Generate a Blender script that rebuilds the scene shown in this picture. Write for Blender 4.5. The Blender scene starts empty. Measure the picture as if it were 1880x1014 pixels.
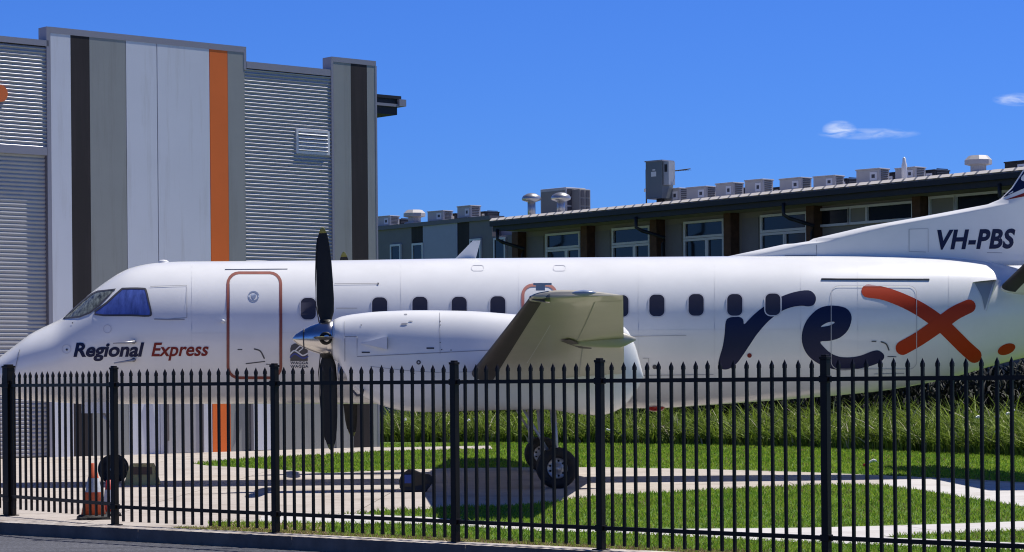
import bpy, bmesh, math, random
import numpy as np
from mathutils import Vector, Matrix
from mathutils.geometry import tessellate_polygon
R = math.radians
random.seed(7); rng = np.random.default_rng(7)
sc = bpy.context.scene
COL = sc.collection

# ------------------------------------------------------------ camera, world, sun, exposure
F = 4400.0            # focal length in photograph pixels
CU, CV = 940.0, 697.0 # where the level line of sight meets the photograph
EYE = 1.64
ROLL = R(0.5)
cam = bpy.data.cameras.new('camera'); camo = bpy.data.objects.new('camera', cam); COL.objects.link(camo)
cam.sensor_width = 36.0; cam.lens = F / 1880.0 * 36.0
cam.shift_y = (CV - 507.0) / 1880.0
cam.clip_start = 0.5; cam.clip_end = 3000
camo.matrix_world = Matrix.Translation((0, 0, EYE)) @ Matrix.Rotation(R(90), 4, 'X') @ Matrix.Rotation(-ROLL, 4, 'Z')
sc.camera = camo

SUN = Vector((0.42, 0.24, 1.0)).normalized()
elev = math.asin(SUN.z); azim = math.atan2(SUN.x, SUN.y)
sl = bpy.data.lights.new('sun', 'SUN'); sl.energy = 5.0; sl.angle = R(0.5); sl.color = (1.0, 0.955, 0.89)
so = bpy.data.objects.new('sun', sl); COL.objects.link(so)
so.rotation_euler = SUN.to_track_quat('Z', 'Y').to_euler(); so.location = (0, 0, 60)

w = bpy.data.worlds.new('World'); sc.world = w; w.use_nodes = True
nt = w.node_tree; nt.nodes.clear(); N = nt.nodes.new; L = nt.links.new
out = N('ShaderNodeOutputWorld'); bg = N('ShaderNodeBackground'); bg.inputs[1].default_value = 0.105
sky = N('ShaderNodeTexSky'); sky.sky_type = 'NISHITA'; sky.sun_disc = False
sky.sun_elevation = elev; sky.sun_rotation = azim; sky.altitude = 300; sky.air_density = 1.0; sky.dust_density = 0.2; sky.ozone_density = 4.0
hs = N('ShaderNodeHueSaturation'); hs.inputs['Saturation'].default_value = 1.0; hs.inputs['Value'].default_value = 1.0
tn = N('ShaderNodeMixRGB'); tn.blend_type = 'MULTIPLY'; tn.inputs[0].default_value = 1.0; tn.inputs[2].default_value = (0.215, 0.435, 1.00, 1)   # deep, dry inland sky
L(sky.outputs[0], tn.inputs[1]); L(tn.outputs[0], hs.inputs['Color'])
tc = N('ShaderNodeTexCoord'); sp = N('ShaderNodeSeparateXYZ'); L(tc.outputs['Generated'], sp.inputs[0])
def mth(op, a, b=None, clamp=False):
    n = N('ShaderNodeMath'); n.operation = op; n.use_clamp = clamp
    for i, q in enumerate((a, b)):
        if q is None: continue
        if isinstance(q, (int, float)): n.inputs[i].default_value = q
        else: L(q, n.inputs[i])
    return n.outputs[0]
yy = mth('MAXIMUM', sp.outputs['Y'], 0.05)
gx = mth('DIVIDE', sp.outputs['X'], yy); gz = mth('DIVIDE', sp.outputs['Z'], yy)
front = mth('GREATER_THAN', sp.outputs['Y'], 0.1)
cmb = N('ShaderNodeCombineXYZ'); L(gx, cmb.inputs[0]); L(gz, cmb.inputs[1])
mp = N('ShaderNodeMapping'); mp.inputs['Scale'].default_value = (110, 420, 1); L(cmb.outputs[0], mp.inputs[0])
nz = N('ShaderNodeTexNoise'); nz.inputs['Scale'].default_value = 1.0; nz.inputs['Detail'].default_value = 6; nz.inputs['Distortion'].default_value = 0.6; L(mp.outputs[0], nz.inputs[0])
def wisp(cx, cz, rx, rz, amp, slope=0.0):
    dx = mth('DIVIDE', mth('SUBTRACT', gx, cx), rx)
    dz = mth('DIVIDE', mth('SUBTRACT', mth('SUBTRACT', gz, cz), mth('MULTIPLY', mth('SUBTRACT', gx, cx), slope)), rz)
    r2 = mth('ADD', mth('MULTIPLY', dx, dx), mth('MULTIPLY', dz, dz))
    m = mth('SUBTRACT', 1.0, r2, True)
    n2 = mth('MULTIPLY', mth('SUBTRACT', nz.outputs[0], 0.34), 2.2, True)
    return mth('MULTIPLY', mth('MULTIPLY', m, n2), amp)
zen = mth('SUBTRACT', 1.0, mth('MULTIPLY', mth('DIVIDE', mth('SUBTRACT', sp.outputs['Z'], 0.16), 0.6, True), 0.50))   # the sky deepens towards the zenith
ms = mth('ADD', wisp(0.1375, 0.1032, 0.0075, 0.0040, 0.80), wisp(0.1500, 0.1012, 0.0220, 0.0026, 0.50))
ms = mth('ADD', ms, wisp(0.2120, 0.1150, 0.0110, 0.0030, 0.7))
ms = mth('MULTIPLY', mth('MINIMUM', ms, 0.85), front)
mx = N('ShaderNodeMixRGB'); L(ms, mx.inputs[0]); dz_ = N('ShaderNodeMixRGB'); dz_.blend_type = 'MULTIPLY'; dz_.inputs[0].default_value = 1.0; L(hs.outputs[0], dz_.inputs[1]); L(zen, dz_.inputs[2]); L(dz_.outputs[0], mx.inputs[1]); mx.inputs[2].default_value = (7.6, 8.0, 8.6, 1)
L(mx.outputs[0], bg.inputs[0]); L(bg.outputs[0], out.inputs[0])
sc.view_settings.view_transform = 'Standard'; sc.view_settings.look = 'None'
sc.view_settings.exposure = 0.25; sc.view_settings.gamma = 1.0
sc.cycles.max_bounces = 6; sc.cycles.filter_width = 1.1

# ------------------------------------------------------------ from photograph pixel to place
def deroll(u, v):
    dx, dy = u - CU, CV - v
    return (dx * math.cos(ROLL) + dy * math.sin(ROLL)) / F, (-dx * math.sin(ROLL) + dy * math.cos(ROLL)) / F
def G(u, v, z=0.0):                       # point of the level z seen at pixel
    kx, ky = deroll(u, v); Y = (z - EYE) / ky
    return Vector((kx * Y, Y, z))
def PL(fr, u, v, yl=0.0):                 # frame (x0, y0, angle): local x and z of a pixel at local depth yl
    x0, y0, th = fr; c, s = math.cos(th), math.sin(th); kx, ky = deroll(u, v)
    xl = (kx * (y0 + yl * c) - x0 + yl * s) / (c - kx * s)
    return xl, EYE + ky * (y0 + xl * s + yl * c)

# ------------------------------------------------------------ materials
MATS = {}
def mat(name, col, rough=0.5, metal=0.0, coat=0.0, var=0.0, vscale=3.0, bump=0.0, bscale=20.0, spec=0.5, var2=None, stretch=(1, 1, 1), trans=0.0):
    if name in MATS: return MATS[name]
    m = bpy.data.materials.new(name); m.use_nodes = True; MATS[name] = m
    t = m.node_tree; b = t.nodes['Principled BSDF']
    b.inputs['Base Color'].default_value = (*col, 1); b.inputs['Roughness'].default_value = rough
    b.inputs['Metallic'].default_value = metal; b.inputs['Coat Weight'].default_value = coat; b.inputs['Coat Roughness'].default_value = 0.06
    b.inputs['Specular IOR Level'].default_value = spec
    co = t.nodes.new('ShaderNodeTexCoord'); mp = t.nodes.new('ShaderNodeMapping'); mp.inputs['Scale'].default_value = stretch
    t.links.new(co.outputs['Object'], mp.inputs[0])
    if var > 0:
        n = t.nodes.new('ShaderNodeTexNoise'); n.inputs['Scale'].default_value = vscale; n.inputs['Detail'].default_value = 8; n.inputs['Roughness'].default_value = 0.62
        t.links.new(mp.outputs[0], n.inputs[0])
        r = t.nodes.new('ShaderNodeValToRGB'); r.color_ramp.elements[0].position = 0.32; r.color_ramp.elements[1].position = 0.68
        a = tuple(max(0, c * (1 - var)) for c in col); c2 = var2 if var2 else tuple(min(1, c * (1 + var)) for c in col)
        r.color_ramp.elements[0].color = (*a, 1); r.color_ramp.elements[1].color = (*c2, 1)
        t.links.new(n.outputs[0], r.inputs[0]); t.links.new(r.outputs[0], b.inputs['Base Color'])
    if bump > 0:
        n = t.nodes.new('ShaderNodeTexNoise'); n.inputs['Scale'].default_value = bscale; n.inputs['Detail'].default_value = 5
        t.links.new(mp.outputs[0], n.inputs[0]); bp = t.nodes.new('ShaderNodeBump'); bp.inputs['Strength'].default_value = bump; bp.inputs['Distance'].default_value = 0.02
        t.links.new(n.outputs[0], bp.inputs['Height']); t.links.new(bp.outputs[0], b.inputs['Normal'])
    if trans > 0:
        tr = t.nodes.new('ShaderNodeBsdfTranslucent'); mxs = t.nodes.new('ShaderNodeMixShader'); mxs.inputs[0].default_value = trans
        src = b.inputs['Base Color'].links[0].from_socket if b.inputs['Base Color'].links else None
        if src: t.links.new(src, tr.inputs[0])
        else: tr.inputs[0].default_value = (*col, 1)
        o = t.nodes['Material Output']; t.links.new(b.outputs[0], mxs.inputs[1]); t.links.new(tr.outputs[0], mxs.inputs[2]); t.links.new(mxs.outputs[0], o.inputs[0])
    return m
M_white = mat('white_paint', (0.75, 0.75, 0.735), 0.27, coat=0.3, var=0.035, vscale=1.6, spec=0.45, bump=0.02, bscale=1.6)
M_white2 = mat('grey_white_paint', (0.70, 0.70, 0.70), 0.4, var=0.05, vscale=2)
M_seam = mat('skin_seam', (0.66, 0.66, 0.66), 0.5)
M_faint = mat('faint_panel_line', (0.46, 0.46, 0.48), 0.6)
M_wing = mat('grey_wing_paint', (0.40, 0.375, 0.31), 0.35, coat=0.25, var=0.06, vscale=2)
M_door = mat('door_line', (0.24, 0.065, 0.045), 0.5, var=0.15, vscale=5)
M_line = mat('panel_line', (0.30, 0.30, 0.32), 0.6)
M_dline = mat('dark_line', (0.06, 0.06, 0.07), 0.5)
M_navy = mat('navy_vinyl', (0.006, 0.011, 0.050), 0.42, spec=0.25)
M_red = mat('orange_red_vinyl', (0.42, 0.038, 0.009), 0.45, spec=0.2)
M_dred = mat('dark_red_vinyl', (0.20, 0.022, 0.018), 0.5, var=0.15, vscale=5, spec=0.2)
M_pink = mat('faded_red_line', (0.42, 0.15, 0.12), 0.5, var=0.1, vscale=5)
M_glass = mat('cabin_glass', (0.030, 0.030, 0.045), 0.2, spec=0.5)
M_seal = mat('window_seal', (0.55, 0.55, 0.58), 0.5)
M_black = mat('black_rubber', (0.012, 0.011, 0.011), 0.75, bump=0.3, bscale=60)
M_blade = mat('propeller_black', (0.012, 0.012, 0.012), 0.5, var=0.3, vscale=3, spec=0.3)
M_tip = mat('tip_yellow', (0.20, 0.20, 0.05), 0.6)
M_boot = mat('deicing_rubber', (0.022, 0.018, 0.015), 0.62, var=0.2, vscale=4)
M_chrome = mat('polished_aluminium', (0.60, 0.59, 0.58), 0.22, metal=1.0, bump=0.06, bscale=3)
M_steel = mat('grey_steel', (0.38, 0.38, 0.40), 0.4, metal=0.5)
M_fence = mat('black_powdercoat', (0.009, 0.006, 0.005), 0.42, var=0.3, vscale=8, spec=0.2)

# ------------------------------------------------------------ mesh helpers
class MB:
    def __init__(s): s.v = []; s.f = []; s.m = []; s.ms = []; s.sm = []
    def mi(s, m):
        if m not in s.ms: s.ms.append(m)
        return s.ms.index(m)
    def add(s, vs, fs, m, smooth=False, M=None):
        b = len(s.v)
        s.v += [tuple(M @ Vector(q)) if M is not None else tuple(q) for q in vs]
        i = s.mi(m)
        for f in fs: s.f.append(tuple(b + k for k in f)); s.m.append(i); s.sm.append(smooth)
    def box(s, x0, x1, y0, y1, z0, z1, m, M=None, taper=0.0):
        t = taper
        vs = [(x0, y0, z0), (x1, y0, z0), (x1, y1, z0), (x0, y1, z0), (x0 + t, y0 + t, z1), (x1 - t, y0 + t, z1), (x1 - t, y1 - t, z1), (x0 + t, y1 - t, z1)]
        s.add(vs, [(3, 2, 1, 0), (4, 5, 6, 7), (0, 1, 5, 4), (1, 2, 6, 5), (2, 3, 7, 6), (3, 0, 4, 7)], m, M=M)
    def tube(s, pts, r, m, n=8, smooth=True, M=None):
        pts = [Vector(p) for p in pts]; rs = r if isinstance(r, (list, tuple)) else [r] * len(pts)
        vs = []; fs = []
        for i, p in enumerate(pts):
            d = (pts[min(i + 1, len(pts) - 1)] - pts[max(i - 1, 0)]).normalized()
            a = d.cross(Vector((0, 0, 1)));
            if a.length < 1e-3: a = d.cross(Vector((1, 0, 0)))
            a.normalize(); b = d.cross(a)
            for k in range(n):
                t = 2 * math.pi * k / n + math.pi / n
                vs.append(p + (a * math.cos(t) + b * math.sin(t)) * rs[i])
        for i in range(len(pts) - 1):
            for k in range(n): fs.append((i * n + k, i * n + (k + 1) % n, (i + 1) * n + (k + 1) % n, (i + 1) * n + k))
        fs.append(tuple(range(n))[::-1]); fs.append(tuple((len(pts) - 1) * n + k for k in range(n)))
        s.add(vs, fs, m, smooth, M)
    def lathe(s, prof, m, n=32, M=None, smooth=True, cap=True):   # prof = (r, z) round the z axis
        vs = []; fs = []
        for r, z in prof:
            for k in range(n): t = 2 * math.pi * k / n; vs.append((r * math.cos(t), r * math.sin(t), z))
        for i in range(len(prof) - 1):
            for k in range(n): fs.append((i * n + k, i * n + (k + 1) % n, (i + 1) * n + (k + 1) % n, (i + 1) * n + k))
        if cap: fs.append(tuple(range(n))[::-1]); fs.append(tuple((len(prof) - 1) * n + k for k in range(n)))
        s.add(vs, fs, m, smooth, M)
    def loft(s, rings, m, closed=True, caps=True, smooth=True, M=None):
        n = len(rings[0]); vs = [q for r in rings for q in r]; fs = []
        for i in range(len(rings) - 1):
            for k in range(n if closed else n - 1): fs.append((i * n + k, i * n + (k + 1) % n, (i + 1) * n + (k + 1) % n, (i + 1) * n + k))
        if caps: fs.append(tuple(range(n))[::-1]); fs.append(tuple((len(rings) - 1) * n + k for k in range(n)))
        s.add(vs, fs, m, smooth, M)
    def build(s, name, parent=None, bevel=0.0, fixn=True):
        me = bpy.data.meshes.new(name); me.from_pydata([tuple(q) for q in s.v], [], s.f)
        for m in s.ms: me.materials.append(m)
        me.polygons.foreach_set('material_index', s.m); me.polygons.foreach_set('use_smooth', s.sm)
        if fixn:
            bm = bmesh.new(); bm.from_mesh(me); bmesh.ops.recalc_face_normals(bm, faces=bm.faces); bm.to_mesh(me); bm.free()
        me.update()
        o = bpy.data.objects.new(name, me); COL.objects.link(o)
        if parent is not None: o.parent = parent
        if bevel > 0:
            b = o.modifiers.new('bevel', 'BEVEL'); b.width = bevel; b.segments = 2; b.limit_method = 'ANGLE'
        return o
def absorb(o, mb):                     # fold surface marks into an existing part's mesh
    off = len(o.data.materials)
    for m in mb.ms: o.data.materials.append(m)
    me = bpy.data.meshes.new('tmp'); me.from_pydata([tuple(q) for q in mb.v], [], mb.f); me.polygons.foreach_set('material_index', [i + off for i in mb.m])
    bm = bmesh.new(); bm.from_mesh(o.data); bm.from_mesh(me); bm.to_mesh(o.data); bm.free(); bpy.data.meshes.remove(me)
def thing(name, label, cat, loc=(0, 0, 0), rz=0.0, group=None):
    o = bpy.data.objects.new(name, None); COL.objects.link(o); o.location = loc; o.rotation_euler = (0, 0, rz); o.empty_display_size = 0.2
    return tag(o, label, cat, group)
def tag(o, label=None, cat=None, group=None, kind=None):
    if label: o['label'] = label
    if cat: o['category'] = cat
    if group: o['group'] = group
    if kind: o['kind'] = kind
    return o
def dup(root, loc, label, rz=None):
    r = root.copy(); COL.objects.link(r); r.location = loc; r['label'] = label
    if rz is not None: r.rotation_euler = (0, 0, rz)
    for ch in list(root.children):
        c = ch.copy(); COL.objects.link(c); c.parent = r
        for g in ch.children:
            d = g.copy(); COL.objects.link(d); d.parent = c
    return r
def pchip(xs, ys):
    xs = np.array(xs, float); ys = np.array(ys, float); h = np.diff(xs); d = np.diff(ys) / h; m = np.zeros(len(xs))
    for i in range(1, len(xs) - 1):
        if d[i - 1] * d[i] > 0:
            w1 = 2 * h[i] + h[i - 1]; w2 = h[i] + 2 * h[i - 1]; m[i] = (w1 + w2) / (w1 / d[i - 1] + w2 / d[i])
    m[0] = d[0]; m[-1] = d[-1]
    def f(x):
        x = min(max(x, xs[0]), xs[-1]); i = min(max(int(np.searchsorted(xs, x)) - 1, 0), len(h) - 1)
        t = (x - xs[i]) / h[i]; t2, t3 = t * t, t ** 3
        return (2 * t3 - 3 * t2 + 1) * ys[i] + (t3 - 2 * t2 + t) * h[i] * m[i] + (3 * t2 - 2 * t3) * ys[i + 1] + (t3 - t2) * h[i] * m[i + 1]
    return f
# ------------------------------------------------------------ the airliner: bodies with an oval section
PF = (0.0, 39.4, R(1.2))
class Body:
    def __init__(s, top, bot, width, yc, n):     # pixel outlines of the silhouette, width in metres against pixel u
        tx = [PL(PF, u, v, yc) for u, v in top]; bx = [PL(PF, u, v, yc) for u, v in bot]
        s.top = pchip([a for a, b in tx], [b for a, b in tx]); s.bot = pchip([a for a, b in bx], [b for a, b in bx])
        s.w = pchip([PL(PF, u, 600, yc)[0] for u, q in width], [q for u, q in width])
        s.yc = yc; s.n = n; s.x0 = max(tx[0][0], bx[0][0]); s.x1 = min(tx[-1][0], bx[-1][0])
    def sec(s, x):
        t, b = s.top(x), s.bot(x); return (t + b) / 2, max((t - b) / 2, 0.004), max(s.w(x), 0.004)
    def ring(s, x, k=64, off=0.0, sgn=1):
        zc, h, w_ = s.sec(x); r = []
        for i in range(k):
            t = 2 * math.pi * i / k; c, q = math.cos(t), math.sin(t)
            r.append((x, sgn * (s.yc + (w_ + off) * math.copysign(abs(c) ** (2 / s.n), c)), zc + (h + off) * math.copysign(abs(q) ** (2 / s.n), q)))
        return r
    def ysurf(s, x, z, off):
        zc, h, w_ = s.sec(x); q = min(abs((z - zc) / (h + off)), 0.995)
        return s.yc - (w_ + off) * (1 - q ** s.n) ** (1 / s.n)
    def hit(s, u, v, off):
        y = s.yc - 0.5
        for i in range(6):
            x, z = PL(PF, u, v, y); y = s.ysurf(x, z, off)
        x, z = PL(PF, u, v, y)
        zc, h, w_ = s.sec(x); z = min(max(z, zc - (h + off) * 0.997), zc + (h + off) * 0.997)
        return (x, s.ysurf(x, z, off), z)
    def mesh(s, xs, m, sgn=1, k=64):
        b = MB(); b.loft([s.ring(x, k, 0.0, sgn) for x in xs], m); return b
FUS = Body([(-40, 697), (-36, 686), (-28, 678), (0, 657), (30, 634), (60, 612), (90, 597), (118, 583), (145, 559), (178, 531), (200, 515), (222, 501), (245, 491), (290, 483), (340, 480.5), (600, 478.5), (840, 475), (1200, 472), (1340, 471), (1500, 470), (1700, 472), (1780, 477), (1830, 484), (1880, 497), (1950, 522), (2050, 560), (2140, 590)],
           [(-40, 697), (-36, 708), (-25, 716), (7, 727), (35, 733), (105, 739), (150, 741.5), (480, 741.5), (660, 742), (900, 744), (1110, 750), (1200, 750), (1300, 744), (1400, 737), (1480, 731), (1560, 724), (1625, 717), (1695, 705), (1752, 692), (1822, 672), (1880, 657), (2000, 630), (2140, 605)],
           [(-40, 0.01), (-36, 0.14), (-25, 0.30), (0, 0.50), (30, 0.64), (60, 0.76), (118, 0.92), (200, 1.06), (290, 1.15), (400, 1.175), (1450, 1.175), (1560, 1.13), (1700, 0.98), (1800, 0.83), (1880, 0.70), (2000, 0.45), (2140, 0.08)], 0.0, 2.0)
NAC = Body([(612, 588), (625, 582), (650, 577), (700, 572), (760, 570), (850, 571), (940, 577), (1040, 588), (1110, 592), (1145, 600), (1165, 632), (1176, 670), (1181, 690)],
           [(612, 660), (622, 667), (630, 690), (650, 718), (680, 736), (705, 746), (745, 755), (800, 757), (880, 754), (1000, 752), (1060, 760), (1100, 763), (1140, 750), (1165, 722), (1176, 704), (1181, 694)],
           [(612, 0.30), (640, 0.35), (700, 0.41), (800, 0.46), (1000, 0.47), (1080, 0.42), (1140, 0.28), (1181, 0.05)], -3.36, 2.25)

def decal(polys, body, m, off, name, parent, step=6.0, mesh_in=None, gu=None):
    """flat outline(s) in photograph pixels laid on the skin; polys = outer ring + holes"""
    bm = bmesh.new()
    if mesh_in is None:
        for grp in polys:
            flat = [p for r in grp for p in r]
            vs = [bm.verts.new((p[0], p[1], 0)) for p in flat]
            for t in tessellate_polygon([[Vector((p[0], p[1], 0)) for p in r] for r in grp]):
                try: bm.faces.new([vs[i] for i in t])
                except ValueError: pass
    else:
        vv, ff = mesh_in
        vs = [bm.verts.new((p[0], p[1], 0)) for p in vv]
        for t in ff:
            try: bm.faces.new([vs[i] for i in t])
            except ValueError: pass
    bm.verts.ensure_lookup_table()
    us = [q.co.x for q in bm.verts]; ws = [q.co.y for q in bm.verts]
    a = math.floor(min(ws) / step) * step
    while a < max(ws):
        bmesh.ops.bisect_plane(bm, geom=bm.verts[:] + bm.edges[:] + bm.faces[:], plane_co=(0, a, 0), plane_no=(0, 1, 0)); a += step
    su = gu or step * 3; a = math.floor(min(us) / su) * su
    while a < max(us):
        bmesh.ops.bisect_plane(bm, geom=bm.verts[:] + bm.edges[:] + bm.faces[:], plane_co=(a, 0, 0), plane_no=(1, 0, 0)); a += su
    for q in bm.verts: q.co = Vector(body.hit(q.co.x, q.co.y, off))
    me = bpy.data.meshes.new(name)
    for f in bm.faces: f.smooth = True
    bm.to_mesh(me); bm.free()
    # face outward (towards -y)
    s = sum(p.normal.y * p.area for p in me.polygons)
    if s > 0: me.flip_normals()
    me.materials.append(m); o = bpy.data.objects.new(name, me); COL.objects.link(o); o.parent = parent
    return o
def stroke(pts, wd, closed=False, cap=True, sub=4):
    """outline polygons (quads) of a line in pixels; wd number or list"""
    P = [np.array(p, float) for p in pts]; n = len(P)
    ws = wd if isinstance(wd, (list, tuple)) else [wd] * n
    if sub > 1 and n > 2:                                            # Catmull-Rom
        Q = []; W = []
        rngi = range(n if closed else n - 1)
        for i in rngi:
            g = (lambda k: P[k % n]) if closed else (lambda k: P[min(max(k, 0), n - 1)])
            p0, p1, p2, p3 = g(i - 1), g(i), g(i + 1), g(i + 2)
            for j in range(sub):
                t = j / sub
                Q.append(0.5 * (2 * p1 + (p2 - p0) * t + (2 * p0 - 5 * p1 + 4 * p2 - p3) * t * t + (3 * p1 - p0 - 3 * p2 + p3) * t ** 3))
                W.append(ws[i] * (1 - t) + ws[(i + 1) % n] * t)
        if not closed: Q.append(P[-1]); W.append(ws[-1])
        P, ws, n = Q, W, len(Q)
    Lp, Rp = [], []
    for i in range(n):
        a = P[(i - 1) % n] if closed else P[max(i - 1, 0)]; b = P[(i + 1) % n] if closed else P[min(i + 1, n - 1)]
        d = b - a; d = d / (np.linalg.norm(d) + 1e-9); nn = np.array([-d[1], d[0]]) * ws[i] / 2
        Lp.append(P[i] + nn); Rp.append(P[i] - nn)
    vs = []; fs = []
    for i in range(n): vs += [Lp[i], Rp[i]]
    for i in range(n if closed else n - 1):
        j = (i + 1) % n; fs.append((2 * i, 2 * i + 1, 2 * j + 1, 2 * j))
    if cap and not closed:
        for e, s_ in ((0, -1), (n - 1, 1)):
            d = (P[1] - P[0]) if e == 0 else (P[-1] - P[-2]); d = d / np.linalg.norm(d) * s_
            nn = np.array([-d[1], d[0]]); r = ws[e] / 2; base = len(vs)
            arc = [P[e] + r * (nn * math.cos(t) + d * math.sin(t)) for t in np.linspace(0, math.pi, 9)]
            vs += arc; fs.append(tuple(range(base, base + 9)))
    return vs, fs
def rrect(u0, v0, u1, v1, r, k=5):
    p = []
    for cx, cy, a in ((u1 - r, v0 + r, -90), (u1 - r, v1 - r, 0), (u0 + r, v1 - r, 90), (u0 + r, v0 + r, 180)):
        for i in range(k + 1): t = R(a + 90 * i / k); p.append((cx + r * math.cos(t), cy + r * math.sin(t)))
    return p
def ellipse(cu, cv, a, b, rot=0, k=24):
    return [(cu + a * math.cos(t) * math.cos(rot) - b * math.sin(t) * math.sin(rot), cv + a * math.cos(t) * math.sin(rot) + b * math.sin(t) * math.cos(rot)) for t in np.linspace(0, 2 * math.pi, k, endpoint=False)]
def smoothpoly(pts, sub=4):
    P = [np.array(p, float) for p in pts]; n = len(P); Q = []
    for i in range(n):
        p0, p1, p2, p3 = P[i - 1], P[i], P[(i + 1) % n], P[(i + 2) % n]
        for j in range(sub):
            t = j / sub; Q.append(tuple(0.5 * (2 * p1 + (p2 - p0) * t + (2 * p0 - 5 * p1 + 4 * p2 - p3) * t * t + (3 * p1 - p0 - 3 * p2 + p3) * t ** 3)))
    return Q
def text_px(txt, u0, vb, u1, vb1, cap, shear=0.25, bold=0.02, space=1.0):
    cu = bpy.data.curves.new('t', 'FONT'); cu.body = txt; cu.size = 1.0; cu.offset = bold; cu.space_character = space; cu.resolution_u = 4
    o = bpy.data.objects.new('t', cu); me = o.to_mesh()
    v = np.array([q.co[:] for q in me.vertices]); f = [tuple(p.vertices) for p in me.polygons]
    x0, x1 = v[:, 0].min(), v[:, 0].max(); caph = 0.729
    o.to_mesh_clear(); bpy.data.objects.remove(o); bpy.data.curves.remove(cu)
    H = v[:, 1] / caph * cap; span = (u1 - u0) - shear * cap
    U = u0 + (v[:, 0] - x0) / (x1 - x0) * span; base = vb + (U - u0) / (u1 - u0) * (vb1 - vb)
    return [(a + h * shear, b - h) for a, h, b in zip(U, H, base)], f

plane = thing('airliner', 'white twin-propeller regional airliner with navy and orange rex lettering parked behind the black fence', 'aeroplane', (PF[0], PF[1], 0), PF[2])
xs = list(np.concatenate([np.linspace(FUS.x0 + 0.002, FUS.x0 + 0.25, 8), np.arange(FUS.x0 + 0.33, FUS.x1 - 0.05, 0.09), [FUS.x1]]))
fus = FUS.mesh(xs, M_white, k=96).build('fuselage', plane)
D = lambda polys, m, off, name, par=fus, **k: decal(polys, FUS, m, off, name, par, **k)
DS = lambda st, m, off, name, par=fus, **k: decal(None, FUS, m, off, name, par, mesh_in=st, **k)
def mirror(o, name=None):
    me = o.data.copy(); me.transform(Matrix.Scale(-1, 4, (0, 1, 0))); me.flip_normals()
    q = bpy.data.objects.new(name or o.name.split('.')[0], me); COL.objects.link(q); q.parent = o.parent; return q
# cabin windows, both sides
for cu, cv in [(566, 567), (697, 566), (771, 565), (843, 565), (914, 564), (990, 563), (1065, 562), (1140, 562), (1206, 561), (1278, 560), (1349, 560), (1419, 559)]:
    rim = DS(stroke(rrect(cu - 15, cv - 21, cu + 15, cv + 21, 11), 2.2, closed=True, sub=1), M_seal, 0.010, 'window_seal', step=9)
    wn = D([[rrect(cu - 14, cv - 20, cu + 14, cv + 20, 10.5)]], M_glass, 0.009, 'window', step=8)
    mirror(wn); mirror(rim)
# cockpit
M_blueglass = mat('blue_sunshade_glass', (0.075, 0.115, 0.36), 0.12, coat=0.4, var=0.35, vscale=4, stretch=(3, 1, 0.8))
M_wind = mat('windscreen_glass', (0.035, 0.040, 0.035), 0.16, coat=0.4, var=0.4, vscale=9, var2=(0.26, 0.29, 0.25), stretch=(2.5, 1, 0.8))
side = smoothpoly([(174, 577), (196, 556), (221, 533), (229, 530), (262, 530), (268, 534), (273, 555), (277, 574), (273, 580), (240, 579)], 3)
ws_ = [(116, 584.5), (130, 572), (150, 554), (168, 540), (179, 535), (212, 531), (196, 546), (180, 562), (165, 574), (146, 581.5)]
o1 = D([[side]], M_blueglass, 0.006, 'cockpit_window', step=5, gu=5); f1 = DS(stroke(side, 3.4, closed=True, sub=1), M_dline, 0.010, 'window_seal', step=5, gu=5)
o2 = D([[ws_]], M_wind, 0.006, 'windscreen', step=4, gu=4); f2 = DS(stroke(ws_, 2.8, closed=True, sub=1), M_dline, 0.010, 'window_seal', step=4, gu=4)
for q in (o1, f1, o2, f2): mirror(q)
# lettering and marks
def LT(name, st, m, off=0.008, lab=None, body=None, par=fus, **k):
    o = decal(None, body or FUS, m, off, name, par, mesh_in=st, **k)
    if lab: o['label'] = lab
    return o
LT('lettering', text_px('Regional', 135, 654.5, 265, 654, 25.5, 0.22, 0.034), M_navy, lab='navy slanted word Regional', step=5)
LT('lettering', text_px('Express', 278, 654, 386, 653, 25.5, 0.22, 0.020), M_dred, lab='dark red slanted word Express', step=5)
c6 = lambda pts: [(1280 + a / 3.133, 440 + b / 3.133) for a, b in pts]
rr = smoothpoly(c6([(165, 470), (190, 448), (240, 445), (264, 460), (270, 487), (300, 458), (340, 420), (400, 375), (480, 330), (560, 302), (640, 292), (675, 315), (683, 345), (670, 375), (640, 385), (600, 381), (540, 390), (480, 415), (430, 452), (390, 490), (340, 550), (300, 610), (260, 670), (225, 715), (180, 745), (140, 745), (122, 722), (128, 680), (148, 610), (158, 540)]), 3)
ee = smoothpoly(c6([(1068, 655), (1040, 638), (1000, 645), (940, 668), (880, 678), (820, 675), (770, 655), (730, 620), (709, 588), (760, 583), (820, 565), (868, 520), (888, 460), (880, 420), (850, 392), (790, 380), (730, 385), (680, 410), (630, 465), (605, 530), (603, 590), (620, 640), (650, 680), (700, 715), (760, 740), (830, 752), (900, 748), (980, 732), (1040, 712), (1070, 690), (1076, 672)]), 3)
eh = smoothpoly(c6([(711, 503), (725, 490), (755, 476), (785, 473), (789, 481), (760, 495), (730, 501)]), 3)
D([[rr]], M_navy, 0.006, 'lettering', step=6)['label'] = 'large navy letter r'
D([[ee, eh[::-1]]], M_navy, 0.006, 'lettering', step=6)['label'] = 'large navy letter e'
xo = LT('lettering', stroke(c6([(982, 296), (1080, 312), (1200, 358), (1300, 412), (1400, 484), (1480, 560), (1540, 620), (1594, 668)]), [24, 24, 25, 26, 27, 27, 27, 27]), M_red, 0.006, 'long orange stroke of the letter x', step=6)
LT('lettering', stroke(c6([(1182, 624), (1280, 568), (1400, 484), (1480, 425), (1563, 384)]), [26, 26, 27, 26, 25]), M_red, 0.009, 'short orange stroke of the letter x', step=6)
D([[ellipse(1848, 641.5, 17, 9.5, R(-22))]], M_red, 0.006, 'lettering', step=5)['label'] = 'orange oval dot after the letter x'
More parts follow.
